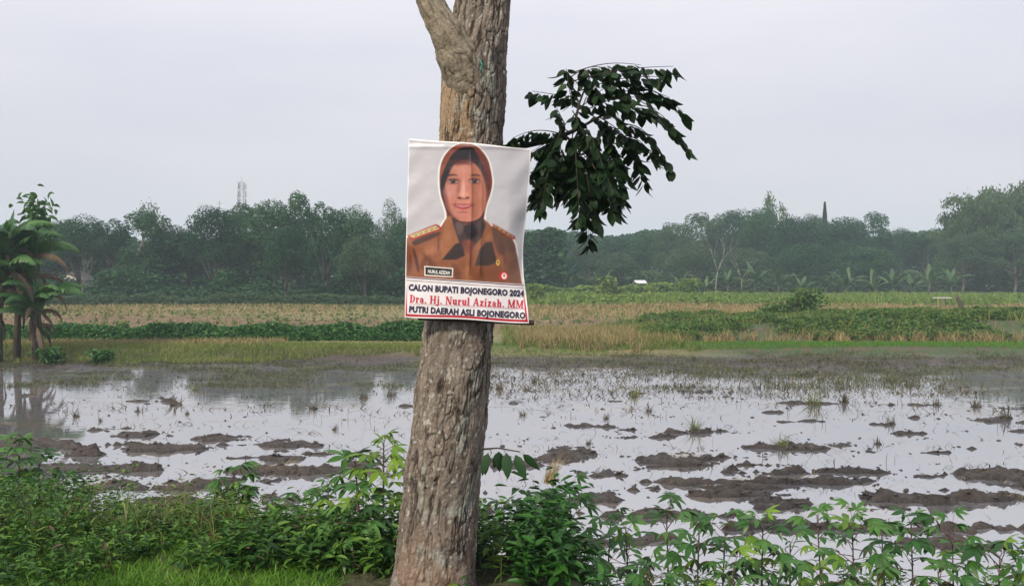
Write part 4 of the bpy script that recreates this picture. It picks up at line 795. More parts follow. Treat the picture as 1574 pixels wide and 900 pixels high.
# ------------------------------------------------------------------ banana plants
def banana_leaf(L, Wd, el0, bend, droop, mat, seed, torn=.5, nseg=18):
    r_ = np.random.default_rng(seed); u = np.linspace(0, 1, nseg * 2 + 1); th = el0 - bend * u ** 1.6
    st_ = L / (nseg * 2); px_ = np.concatenate([[0], np.cumsum(np.cos(th))[:-1] * st_]); pz = np.concatenate([[0], np.cumsum(np.sin(th))[:-1] * st_])
    mb = MB(); mb.tube(np.stack([px_, 0 * px_, pz], 1), np.linspace(.022, .006, len(u)) * L / 2, 4, .8)
    w = Wd / 2 * np.clip(np.sin(math.pi * np.clip((u - .1) / .9, 0, 1) ** .75), 0, 1) ** .6
    for sd in (-1, 1):
        k = 3
        while k < len(u) - 1:
            step = 1 if r_.random() < torn else int(r_.integers(2, 4)); e = min(k + step, len(u) - 1)
            dr = droop + r_.uniform(-.25, .45) * torn
            for f0, f1, extra in ((0, .5, 0), (.5, 1, .35)):
                pts = []
                for idx, f in ((k, f0), (e, f0), (e, f1), (k, f1)):
                    wq = w[idx] * (.9 if idx == e and torn > .3 and f == 1 else 1)
                    a0 = droop * .6 if f <= .5 else dr
                    yv = wq * (.5 * math.cos(droop * .6) + (f - .5) * math.cos(dr) if f > .5 else f * math.cos(droop * .6)); zv = wq * (.5 * math.sin(droop * .6) + (f - .5) * math.sin(dr) if f > .5 else f * math.sin(droop * .6))
                    sx_ = px_[idx] if not (idx == e and f > .6 and torn > .3) else px_[idx] * .6 + px_[k] * .4
                    pts.append((sx_ + .12 * wq * f, sd * yv, pz[idx] - zv))
                mb.add(pts, [[0, 1, 2, 3]] if sd < 0 else [[0, 3, 2, 1]], None, .2 + .6 * r_.random() if False else .5 + .12 * math.sin(k * 2.1 + seed))
            k = e
    return mb.mesh('banana_leaf', mat, False)
BL = [banana_leaf(1.9, .75, 1.15, 1.9, .7, mban, 1, .9, 22), banana_leaf(2.0, .7, .95, 1.6, .9, mban, 2, .95, 22), banana_leaf(1.7, .8, 1.35, 2.4, .5, mban, 3, .6, 22), banana_leaf(1.4, .55, 1.5, .3, .25, mban, 4, .05), banana_leaf(2.0, .7, .75, 1.7, 1.05, mban, 5, .95, 22)]
BD = [banana_leaf(1.7, .5, -.1, 1.6, 1.2, mdry, 6, .9), banana_leaf(1.4, .55, -.6, .9, 1.25, mdry, 7, .9), banana_leaf(1.9, .45, .5, 1.9, 1.2, mdry, 8, .9)]
BF = [banana_leaf(2.1, .55, 1.1, 1.3, .5, mbanfar, 11, .6, 8), banana_leaf(2.2, .5, .9, 1.4, .7, mbanfar, 12, .8, 8), banana_leaf(1.9, .55, 1.35, .9, .4, mbanfar, 13, .3, 8)]
def banana(px, D, hs, label, lv, group, far=False, wild=0, lean=.1, rs=.085, zb=None):
    lsz = 1.0 if far else 1.08
    x = P(px, 430, D)[0]; z0 = Hs(x, D) - .05; root = thing('banana_plant', label, 'banana plant', (x, D, z0), 0, group)
    mb = MB(); mb.tube([(0, 0, -.1), (lean * .3, 0, hs * .5), (lean, 0, hs)], [rs * 1.3, rs, rs * .6], 9)
    if not far:
        for k in range(7):
            a = rnd.uniform(0, 6.28); z1 = hs * rnd.uniform(.3, .95); r1 = rs * .95; mb.tube([(lean * z1 / hs + r1 * math.cos(a), r1 * math.sin(a), z1), (lean * z1 / hs + r1 * 1.6 * math.cos(a), r1 * 1.6 * math.sin(a), z1 - .25), (lean * z1 / hs + r1 * 1.4 * math.cos(a + .3), r1 * 1.5 * math.sin(a), z1 - rnd.uniform(.4, .9))], [.02, .035, .008], 4)
    link('pseudostem', mb.mesh('pseudostem', mstem if not far else mtrunk, True), root)
    if not far and hs > 1: lv = lv + [(a_ + 2.1 + .3 * rnd.random(), (k_ + 1) % 5, s_q * rnd.uniform(.75, .95), BL) for a_, k_, s_q, st2 in lv if st2 is BL] + [(a_ + 3.9 + .4 * rnd.random(), (1, 4, 2)[k_ % 3], s_q * rnd.uniform(.6, .85), BL) for a_, k_, s_q, st2 in lv if st2 is BL] + [(a_ + 1.0, k_, s_q * .85, BD) for a_, k_, s_q, st2 in lv if st2 is BD]
    for (az_, k, s, set_) in lv:
        l = link('leaf', set_[k], root, (lean, 0, hs * (rnd.uniform(.93, 1.0) if far or rnd.random() < .55 else rnd.uniform(.62, .93)))); l.rotation_euler = (rnd.uniform(-.15, .15), 0, az_); l.scale = (s * lsz, s * lsz, s * lsz * 1.12)
    if not far and hs > 1:
        for k in range(9):
            l = link('leaf', BD[k % 3], root, (lean * .7, 0, hs * rnd.uniform(.5, .92))); l.rotation_euler = (rnd.uniform(-.3, .3), rnd.uniform(.1, .5), k * 2.4 + rnd.random()); q = rnd.uniform(.4, .75); l.scale = (q * .7, q, q)
    return root
g = 'banana plants in the clump at the left edge'
banana(-4, 22.6, 3.5, 'tallest banana plant of the left clump, crown cut by the frame edge', [(0.2, 0, 1, BL), (1.3, 1, .9, BL), (2.6, 0, 1, BL), (3.9, 2, .9, BL), (5.2, 1, 1, BL), (.8, 3, .95, BL), (-.5, 4, .8, BL), (-.3, 0, .8, BD), (.9, 1, 1, BD), (3.2, 1, .8, BD)], g, lean=.15)
banana(24, 23.2, 3.1, 'middle banana plant with brown dead leaves hanging over its stem', [(0.1, 4, .85, BL), (-.9, 0, .85, BL), (2.2, 1, .9, BL), (3.3, 0, .9, BL), (4.6, 2, .9, BL), (1.2, 2, .8, BL), (-.15, 2, .85, BD), (.3, 0, .9, BD), (-1.1, 1, .9, BD), (4, 1, .8, BD)], g, lean=.2)
banana(52, 22.8, 1.7, 'short banana plant with long leaves arching right over the field', [(0.0, 4, .75, BL), (.25, 1, .7, BL), (-.4, 2, .65, BL), (1.9, 0, .7, BL), (3.4, 1, .6, BL), (4.4, 0, .7, BL), (-.7, 1, .6, BD)], g, lean=.05, rs=.07)
banana(-38, 23.0, 2.4, 'banana plant outside the left frame edge', [(0.4, 0, 1, BL), (1.5, 1, .9, BL), (2.6, 0, 1, BL), (3.9, 2, .9, BL), (5.2, 1, 1, BL), (-.2, 1, .9, BL), (0, 0, .9, BD)], g)
banana(72, 22.4, .35, 'thin dry banana stump at the right of the clump', [(.8, 1, .35, BD), (2.8, 1, .4, BD)], g, rs=.06)
ORD = 'first second third fourth fifth sixth seventh eighth ninth tenth eleventh twelfth thirteenth fourteenth fifteenth sixteenth seventeenth'.split()
for k, (px, D, h) in enumerate([(832, 92, 1.6), (868, 97, 2.0), (893, 94, 1.8), (925, 99, 1.4), (1042, 94, 1.2), (1082, 92, 2.0), (1118, 95, 1.8), (1160, 93, 1.9), (1196, 96, 1.7), (1232, 93, 1.6), (1300, 92, 1.5), (1344, 94, 1.9), (1372, 97, 1.5), (1428, 90, 2.6), (1400, 98, 1.8), (1462, 97, 1.7)]):
    lv = [(rnd.uniform(0, 6.28) if q > 5 else q * 1.05 + rnd.uniform(-.3, .3), rnd.randrange(3), rnd.uniform(.7, 1.5), BF) for q in range(10)]
    banana(px, D, h * rnd.uniform(.3, .8), '%s hazy banana plant counted from the poster to the right, before the wood' % ORD[k], lv, 'distant banana plants before the right wood', far=True)
# small leafy top above the banana clump
r0 = thing('papaya_sapling', 'thin leafy sapling whose tuft rises above the right of the banana clump', 'sapling', tuple(C(P(60, 430, 24.3)[0], 24.3, -.55)), 0)
mb = MB(); tp = P(58, 306, 24.3) - np.array(r0.location); mb.tube([(0, 0, 0), (tp[0] * .3, 0, tp[2] * .5), (tp[0], 0, tp[2])], [.06, .045, .02], 6); link('trunk', mb.mesh('trunk', mtrunk), r0)
n = 120; u = rng.uniform(.80, 1.0, n); Pp = np.stack([tp[0] * u, 0 * u, tp[2] * u], 1) + rng.normal(0, .19, (n, 3)); V, q, _, va = leaves(Pp, rdir(n, -.9, .3), rdir(n, .2, 1), rng.uniform(.2, .36, n), rng.uniform(.1, .17, n), rng.random(n)); link('crown', mesh('crown', V, q, None, mban, True, va), r0)

# ------------------------------------------------------------------ far buildings, mast, hut, bench, stump
mwhite = plain('whitewashed_wall', (.72, .71, .68), .85, .08, 4); mroof = plain('weathered_roof', (.09, .075, .065), .85, .25, 8); mdark = plain('dark_opening', (.03, .03, .035), .4, .1); mzinc = plain('zinc_sheet', (.50, .52, .54), .45, .1, 6); mstl = plain('galvanised_steel', (.22, .23, .25), .5, .1, 6); mwood = plain('weathered_wood', (.16, .12, .09), .85, .3, 15, stretch=(1, 1, .3))
def house(px, D, w, d, h, label, rz, gable_white=False):
    x = P(px, 430, D)[0]; r = thing('village_house', label, 'house', (x, D, Hs(x, D)), rz, 'houses glimpsed between the far trees')
    m_ = MB(); t = .15
    m_.box((0, -d / 2, h / 2), (w, t, h)); m_.box((0, d / 2, h / 2), (w, t, h)); m_.box((-w / 2 + t / 2, 0, h / 2), (t, d - t - .01, h)); m_.box((w / 2 - t / 2, 0, h / 2), (t, d - t - .01, h))
    m_.add([(-w / 2, -d / 2 - .05, h), (w / 2, -d / 2 - .05, h), (0, -d / 2 - .05, h + w * .3)], None, [[0, 1, 2]]); m_.add([(-w / 2, d / 2, h), (w / 2, d / 2, h), (0, d / 2, h + w * .3)], None, [[1, 0, 2]]); link('wall', m_.mesh('wall', mwhite), r)
    f = MB(); a = math.atan(.6); L = (w / 2 + .4) / math.cos(a)
    for s in (-1, 1): f.box((s * (w / 4 + .18), 0, h + w * .15 + .02), (L, d + .7, .09), tilt=((0, 1, 0), s * a))
    link('roof', f.mesh('roof', mroof), r)
    dr = MB(); dr.box((w * .1, -d / 2 - .09, 1.0), (.9, .04, 2.0)); link('door', dr.mesh('door', mdark), r)
    for s in (-.3, .33):
        wn = MB(); wn.box((w * s, -d / 2 - .09, 1.45), (.9, .03, 1.0)); wo = link('window', wn.mesh('window', mdark), r)
        fr_ = MB(); [fr_.box((w * s + e * .47, -d / 2 - .12, 1.45), (.06, .04, 1.1)) for e in (-1, 1)]; [fr_.box((w * s, -d / 2 - .12, 1.45 + e * .52), (.86, .04, .06)) for e in (-1, 1)]; link('frame', fr_.mesh('frame', mwhite), wo)
house(113, 84, 2.6, 6, 2.0, 'small house with white gable left of the pale trunk at left', .25)
house(218, 80, 5.0, 4, .9, 'pale house wall glimpsed between trunks under the knobbly tree', 0.05)
# cell tower
D = 190; x = P(372, 430, D)[0]; z0 = Hs(x, D); ht = P(372, 280, D)[2] - z0
r = thing('cell_tower', 'slim lattice cell tower with panel antennas above the left trees', 'cell tower', (x, D, z0)); mb = MB(); lw = lambda z: 1.4 - .85 * z / ht
for a, b_ in ((-1, -1), (1, -1), (1, 1), (-1, 1)): mb.tube([(a * lw(0), b_ * lw(0), 0), (a * lw(ht), b_ * lw(ht), ht)], [.09, .07], 5)
link('mast', mb.mesh('mast', mstl), r); mb = MB(); K = 15
for k in range(K):
    za, zb_ = ht * k / K, ht * (k + 1) / K; s = 1 if k % 2 else -1
    for f in (-1, 1):
        mb.tube([(-s * lw(za), f * lw(za), za), (s * lw(zb_), f * lw(zb_), zb_)], .03, 4); mb.tube([(f * lw(za), -s * lw(za), za), (f * lw(zb_), s * lw(zb_), zb_)], .04, 4); mb.tube([(-lw(zb_), f * lw(zb_), zb_), (lw(zb_), f * lw(zb_), zb_)], .035, 4)
link('bracing', mb.mesh('bracing', mstl), r)
for k in range(3):
    for a in range(3):
        th = a * 2.094 + .5; c, s = math.cos(th), math.sin(th); m_ = MB(); zt_ = ht - .9 - k * 1.9; m_.box((c * 1.05, s * 1.05, zt_), (.12, .24, 1.3), rz=th); m_.tube([(c * .4, s * .4, zt_), (c * 1.0, s * 1.0, zt_)], .04, 4); link('antenna', m_.mesh('antenna', mstl), r)
m_ = MB(); m_.tube([(0, 0, ht), (0, 0, ht + 1.4)], .04, 5); link('lightning_rod', m_.mesh('lightning_rod', mstl), r)
D = 170; x = P(338, 430, D)[0]; z0 = Hs(x, D); ht = P(338, 308, D)[2] - z0; r = thing('aerial_mast', 'thin aerial mast poking above the trees left of the cell tower', 'mast', (x, D, z0)); m_ = MB(); m_.tube([(0, 0, 0), (0, 0, ht)], [.12, .06], 6); link('pole', m_.mesh('pole', mstl), r); m_ = MB(); m_.tube([(-.5, 0, ht - .6), (.5, 0, ht - .6)], .04, 4); link('crossbar', m_.mesh('crossbar', mstl), r)
# field hut with pale sheet roof
D = 92; x = P(985, 430, D)[0]; z0 = Hs(x, D); zt_ = P(985, 433, D)[2] - z0
r = thing('field_hut', 'tiny field shelter with pale sheet roof among the green bushes', 'hut', (x, D, z0), .1); m_ = MB(); m_.box((0, 0, zt_), (1.3, 1.2, .06), tilt=((1, 0, 0), .28)); m_.box((0, 1.0, zt_ - .1), (1.3, 1.0, .05), tilt=((1, 0, 0), -.28)); link('roof', m_.mesh('roof', mzinc), r)
for a in (-.55, .55):
    for b_ in (-.5, 1.2): m_ = MB(); m_.tube([(a, b_, -.2), (a, b_, zt_ - .05)], .05, 6); link('post', m_.mesh('post', mwood), r)
m_ = MB(); m_.box((0, .35, zt_ * .45), (1.2, 1.5, .06)); link('platform', m_.mesh('platform', mwood), r)
# bench in the stubble
D = 50; x = P(1449, 430, D)[0]; z0 = Hs(x, D); zt_ = P(1449, 457.5, D)[2] - z0
r = thing('wooden_bench', 'small pale topped wooden stand in the stubble left of the dead stump', 'bench', (x, D, z0), .15); m_ = MB(); m_.box((0, 0, zt_), (.98, .5, .06)); link('seat', m_.mesh('seat', plain('bleached_plank', (.42, .42, .40), .7, .15, 20)), r)
for a, b_, c in ((-.3, -.2, .08), (-.12, -.2, -.12), (.3, .15, .05), (-.3, .2, .0)): m_ = MB(); m_.tube([(a + c, b_, -.05), (a, b_, zt_ - .03)], .03, 6); link('leg', m_.mesh('leg', mwood), r)
r = thing('dead_stump', 'leaning dead tree stump standing in the stubble beside the wooden stand', 'stump', (P(1479, 430, 52)[0], 52, Hs(P(1479, 430, 52)[0], 52)), 0); hs = P(1470, 452, 52)[2] - r.location.z
m_ = MB(); m_.tube([(0, 0, -.1), (-.08, 0, hs * .35), (-.22, 0, hs * .7), (-.36, .02, hs * .97)], [.19, .14, .12, .06], 9); mst_ = plain('dead_wood', (.06, .045, .035), .9, .3, 15); link('trunk', m_.mesh('trunk', mst_, True), r)
m_ = MB(); m_.tube([(-.26, 0, hs * .78), (-.40, 0, hs * .92), (-.47, 0, hs * 1.06)], [.05, .03, .012], 6); link('branch', m_.mesh('branch', mwood, True), r)
# ------------------------------------------------------------------ ground cover in the middle distance
rng = np.random.default_rng(301)
def cover(name, label, cat, parts, mat, smooth=False):
    mb = MB()
    for V, q, t, va in parts: mb.add(V, q, t, va)
    o = link(name, mb.mesh(name, mat, smooth)); tag(o, label, cat, kind='stuff'); return o
def bl(n, xr, yr, h, w, lean, clump=0, keep=None, var=None):
    x = rng.uniform(*xr, n); y = rng.uniform(*yr, n)
    if clump:
        c = max(1, n // clump); cx = rng.uniform(*xr, c); cy_ = rng.uniform(*yr, c); k = rng.integers(0, c, n); x = cx[k] + rng.normal(0, .06, n); y = cy_[k] + rng.normal(0, .06, n)
    if keep is not None: m_ = keep(x, y); x, y = x[m_], y[m_]
    n = len(x); z = H(x, y) - .02
    v = rng.random(n) if var is None else var(x, y, n)
    return blades(np.stack([x, y, z], 1), rng.uniform(*h, n), rng.uniform(*w, n), rng.uniform(*lean, n), v)
def lf(n, xr, yr, hf, l, w, keep=None):
    x = rng.uniform(*xr, n); y = rng.uniform(*yr, n)
    if keep is not None: m_ = keep(x, y); x, y = x[m_], y[m_]
    n = len(x); z = H(x, y) + hf(x, y) * rng.uniform(.1, 1, n) ** .6
    ln = rng.uniform(*l, n)
    return leaves(np.stack([x, y, z], 1), rdir(n, -.5, .35), rdir(n, .3, 1), ln, ln * rng.uniform(*w, n), rng.random(n))
cover('bank_grass', 'yellow green tall grass on the bank at the far left edge of the water', 'grass',
      [bl(34000, (-19, -1.2), (22.3, 25.8), (.07, .22), (.012, .026), (.1, .8), 0, lambda x, y: y > 22.2 + 1.8 * ss(-9, -1, x) + .5 * vn(x * 1.5, x * 0, 4), lambda x, y, n: np.clip(.3 * rng.random(n) + .7 * fbm(x * .7, y, 3, 15), 0, 1))], mband)
cover('dry_grass', 'patch of dry straw behind the bank grass at left', 'dry grass', [bl(9000, (-20, -7.5), (25.0, 27.0), (.08, .26), (.012, .03), (.2, .9))], mstraw)
cover('vine_crop', 'long low bed of dark green leafy vines behind the left bank grass', 'crop', [lf(36000, (-21, -2.9), (27.2, 29.4), lambda x, y: .50 * (1 - np.abs((y - 28.3) / 1.15) ** 2.2) * (.7 + .6 * vn(x * 1.2, y, 6)), (.09, .17), (.6, .9))], mvine)
cover('rice_seedlings', 'bright green strip of rice seedlings along the far right edge of the mud', 'rice', [bl(20000, (1.8, 21), (25.4, 26.5), (.06, .14), (.008, .018), (0, .5)), bl(4000, (-3, 3), (24.7, 26.2), (.05, .12), (.008, .018), (0, .5))], mbright)
cover('stubble', 'dry rice stubble tufts along the foot of the green bank and beside the trunk', 'stubble',
      [bl(6000, (.2, 4.5), (25.2, 31.5), (.2, .5), (.012, .03), (.1, .8), 14), bl(3200, (4, 22), (26.4, 27.4), (.15, .5), (.012, .03), (.1, .9), 22), bl(2500, (-.5, 6), (31, 34), (.12, .3), (.012, .03), (.1, .8), 12)], mstraw)
cover('mixed_grass', 'green grass mixed with the stubble right of the trunk', 'grass', [bl(9000, (-.3, 6), (25.3, 33), (.12, .38), (.012, .026), (.1, .8), 8)], mband)
cover('bank_herbs', 'dense dark green herbs covering the raised bank at right', 'herbs', [lf(66000, (3.6, 24), (27.0, 36.5), lambda x, y: (.08 + .30 * fbm(x * .9, y * 1.2, 3, 17)) * ss(3.4, 6, x) * 1.15, (.08, .17), (.4, .7), lambda x, y: fbm(x * .8, y * 1.1, 3, 19) > .44)], mmound)
cover('bank_weeds', 'tall thin weeds and dead stalks standing in the herbs of the raised bank', 'weeds', [bl(5000, (3.2, 24), (27.3, 36), (.25, .6), (.012, .03), (.1, .8), 7)], mband)
cover('field_stubble', 'straw coloured stubble of the harvested fields beyond the banks', 'stubble',
      [bl(15000, (-42, 8), (46, 61), (.12, .32), (.03, .07), (.1, .9)), bl(16000, (8, 40), (38, 60), (.2, .46), (.025, .06), (.1, .8), 9), bl(9000, (-4, 18), (44, 60), (.15, .4), (.03, .06), (.1, .8)), bl(7000, (-30, 12), (34, 45), (.06, .18), (.02, .05), (.4, 1.1))], mstraw)
cover('field_weeds', 'green weeds scattered through the stubble fields', 'weeds', [bl(7000, (-42, 42), (35, 61), (.12, .35), (.02, .05), (.1, .9), 10), lf(6000, (-30, 36), (30, 60), lambda x, y: .25, (.1, .2), (.4, .7), lambda x, y: fbm(x * .4, y * .4, 3, 23) > .56), lf(9000, (-34, 36), (31, 60), lambda x, y: .18 + .3 * vn(x * 2, y * 2, 3), (.1, .22), (.4, .7), lambda x, y: fbm(x * .9, y * .35, 3, 24) > .62)], mmound)
cover('field_bushes', 'rows of light green crop bushes before the right wood', 'crop', [lf(52000, (-6, 62), (62, 92), lambda x, y: (.12 + .6 * ss(.42, .7, fbm(x * .35, y * .5, 3, 27))) * (1 - .5 * ss(12, 30, x)), (.2, .42), (.5, .8), lambda x, y: fbm(x * .35, y * .5, 3, 27) > .47),
      lf(9000, (-2, 17), (84, 90), lambda x, y: .6 + 1.3 * fbm(x * .7, x * 0, 3, 28), (.25, .45), (.5, .8))], mcrop)
cover('crop_stalks', 'sparse upright crop stalks before the right wood', 'crop', [bl(4200, (0, 44), (60, 84), (.5, 1.1), (.05, .10), (.1, .5), 5)], mcrop)

def bush(px, py, D, wpx, label, n=520, l=(.08, .16), mat=None, name='shrub', hgt=None, flatw=1):
    x = P(px, 430, D)[0]; z0 = Hs(x, D) - .03; hh = P(px, py, D)[2] - z0; w = wpx / FPX * D / 2
    r = thing(name, label, 'shrub', (x, D, z0), 0); m_ = MB(); tips = []
    for k in range(9):
        a = rnd.uniform(0, 6.28); e = C(math.cos(a) * w * rnd.uniform(.2, .85), math.sin(a) * w * rnd.uniform(.2, .85), hh * rnd.uniform(.55, .95)); m_.tube([(0, 0, 0), e * C(.4, .4, .55), e], [.02, .014, .006], 5); tips += [e, e * C(.7, .7, .75), e * C(.4, .4, .5)]
    link('stem', m_.mesh('stem', mcst), r); T = np.array(tips); k = rng.integers(0, len(T), n); Pp = T[k] + rng.normal(0, 1, (n, 3)) * C(w * .24, w * .24, hh * .13); Pp[:, 2] = np.clip(Pp[:, 2], .03, hh)
    ln = rng.uniform(*l, n); V, q, _, va = leaves(Pp, rdir(n, -.8, .3), rdir(n, .2, 1), ln, ln * rng.uniform(.35, .6, n), rng.random(n)); link('foliage', mesh('foliage', V, q, None, mat or mvine, True, va), r)
bush(76, 534, 22.4, 48, 'dark green bush in the bank grass nearest the banana clump'); bush(156, 537, 22.6, 40, 'small dark green bush in the bank grass, right of the larger one')
bush(1240, 444, 36.5, 64, 'tall dark leafy shrub standing up behind the raised bank', 1500, (.1, .2), mmound); bush(1205, 458, 37, 50, 'lower dark shrub left of the tall one behind the raised bank', 900, (.1, .18), mmound)
bush(1185, 468, 34, 44, 'rounded herb clump on the left shoulder of the raised bank', 800, (.1, .16), mmound); bush(188, 493, 29.8, 20, 'small leafy sprig rising above the vine bed, right one', 240, (.1, .2), mcrop); bush(158, 498, 29.8, 18, 'small leafy sprig rising above the vine bed, left one', 200, (.1, .2), mcrop)
bush(823, 436, 70, 34, 'light green bush just right of the poster before the far fields', 700, (.2, .4), mcrop); bush(935, 424, 80, 34, 'rounded light green bush left of the white field hut', 700, (.2, .4), mcrop); bush(1060, 428, 82, 40, 'rounded light green bush right of the white field hut', 800, (.2, .4), mcrop)

# ------------------------------------------------------------------ debris and tufts in the paddy
def inwater(x, y): z = H(x, y); return (z < ZW + .03)
def wb(n, xr, yr, h, w, lean, clump, keep=None, lift=0.0):
    c = max(1, n // clump); cx = rng.uniform(*xr, c); cy_ = rng.uniform(*yr, c)
    if keep is not None: m_ = keep(cx, cy_); cx, cy_ = cx[m_], cy_[m_]; c = len(cx)
    k = rng.integers(0, c, n); sp_ = rng.uniform(.02, .16, c)[k]; x = cx[k] + rng.normal(0, 1, n) * sp_ * 2.6; y = cy_[k] + rng.normal(0, 1, n) * sp_ * .7
    z = np.maximum(H(x, y), ZW) - .01 + lift; s = rng.uniform(.4, 1.3, c)[k]
    return blades(np.stack([x, y, z], 1), rng.uniform(*h, n) * s, rng.uniform(*w, n), rng.uniform(*lean, n), rng.random(n))
cover('paddy_debris', 'rotting straw, stalks and roots scattered over the flooded paddy', 'debris',
      [wb(1500, (-9, 9), (9.5, 17), (.05, .15), (.008, .02), (1.0, 1.75), 9), wb(7500, (-14, 14), (14, 23.5), (.06, .18), (.012, .03), (1.0, 1.75), 8), wb(7500, (-1, 10), (16, 22.5), (.08, .2), (.012, .03), (.8, 1.7), 10), wb(800, (-12, 12), (13, 23), (.05, .16), (.006, .012), (.3, 1.3), 7),
       wb(500, (-9, 9), (9, 16), (.12, .4), (.008, .016), (1.5, 1.72), 4), wb(900, (-13, 13), (14, 23), (.2, .5), (.010, .02), (1.5, 1.72), 3), wb(260, (-9, 10), (9, 20), (.08, .28), (.004, .008), (0, .9), 2),
       wb(1500, (-5, 7), (7.2, 11.5), (.05, .16), (.004, .010), (.9, 1.7), 7)], mreed)
cover('mud_straw', 'bits of pale straw trodden into the near mud ridges', 'straw', [wb(1500, (-5, 7), (6.8, 12), (.05, .2), (.004, .009), (1.2, 1.72), 9, lambda x, y: H(x, y) > ZW + .01)], mstraw)
cover('paddy_weeds', 'half submerged green and brown weeds at the far side of the paddy', 'weeds',
      [wb(22000, (3.2, 17), (17.2, 25), (.05, .16), (.008, .016), (.3, 1.3), 9, lambda x, y: fbm(x * .6, y * .8, 3, 33) > .50 - .10 * ss(18, 21, y)), wb(24000, (-15, -1), (17.5, 22.8), (.04, .13), (.008, .016), (.4, 1.4), 8, lambda x, y: fbm(x * .5, y * .9, 3, 34) > .56 - .16 * ss(18.5, 22, y)),
       wb(5000, (-2, 4), (21.5, 25), (.05, .15), (.008, .016), (.3, 1.3), 8)], mpw)
mclod = colmat('wet_clod', rough=.6, spec=.4, scale=30, amp=.35, bump=.01)
def clods(n, xr, yr, s, water=False):
    mb = MB(); x = rng.uniform(*xr, n); y = rng.uniform(*yr, n); z = H(x, y); m_ = (z < ZW + .01) if water else (z > ZW - .05); x, y, z = x[m_], y[m_], z[m_]
    b_ = np.array([(1, 0, 0), (.3, .9, .1), (-.8, .6, 0), (-.9, -.5, .1), (.2, -1, 0), (.4, .1, .8), (-.4, -.1, .7)]); t_ = np.array([(0, 1, 5), (1, 6, 5), (1, 2, 6), (2, 3, 6), (3, 4, 6), (4, 5, 6), (4, 0, 5)])
    for k in range(len(x)):
        ss_ = rng.uniform(*s) * np.array([1, .8, .7]); a = rng.uniform(0, 6.28); c, s_2 = math.cos(a), math.sin(a); V = (b_ + rng.normal(0, .2, b_.shape)) * ss_; V = V @ np.array([[c, s_2, 0], [-s_2, c, 0], [0, 0, 1]]); mb.add(V + C(x[k], y[k], max(z[k], ZW - .01)), None, t_)
    me = mb.mesh('mud_clods', mclod, True); a = me.color_attributes.new('col', 'FLOAT_COLOR', 'POINT'); n_ = len(me.vertices); c = np.ones((n_, 4), np.float32); c[:, :3] = (.042, .034, .028); c[:, :3] *= rng.uniform(.7, 1.4, (n_, 1)); a.data.foreach_set('color', c.ravel()); return me
mb_ = link('mud_clods', clods(9000, (-6, 7), (6.2, 13), (.008, .04))); tag(mb_, 'small clods of wet mud lying on the near mud ridges', 'mud clods', kind='stuff')
mb_ = link('mud_clods', clods(800, (-12, 13), (9.5, 23), (.012, .05), True)); tag(mb_, 'dark clods breaking the surface of the open paddy water', 'mud clods', kind='stuff')
def tuft(px, py, s, label, n=46, green=.4, heap=True):
    p0 = G(px, py, ZW); z = max(Hs(p0[0], p0[1]), ZW); r = thing('grass_tuft', label, 'grass tuft', (p0[0], p0[1], z), 0, 'uprooted tufts standing in the flooded paddy'); a = rng.normal(0, s * .16, (n, 3)); a[:, 2] = 0
    V, q, t, va = blades(a, rng.uniform(.3, 1, n) * s, rng.uniform(.006, .014, n), rng.uniform(.1, 1.3, n), rng.random(n)); mb = MB(); mb.add(V, q, t, va); link('blades', mb.mesh('blades', mband if rnd.random() < green else mreed), r)
    if heap:
        h_ = MB(); k = 14
        for e in range(5):
            a_ = rng.uniform(0, 6.28); h_.add(np.array([(math.cos(q_2) * s * .35, math.sin(q_2) * s * .22, rnd.uniform(-.02, .02)) for q_2 in np.arange(7) * .9]).tolist() + [(rnd.uniform(-.05, .05) * s, 0, s * rnd.uniform(.1, .22))], None, [[i_, (i_ + 1) % 7, 7] for i_ in range(7)])
            break
        me = h_.mesh('root_ball', mclod, True); at = me.color_attributes.new('col', 'FLOAT_COLOR', 'POINT'); c = np.ones((len(me.vertices), 4), np.float32); c[:, :3] = (.06, .047, .036); at.data.foreach_set('color', c.ravel()); link('root_ball', me, r)
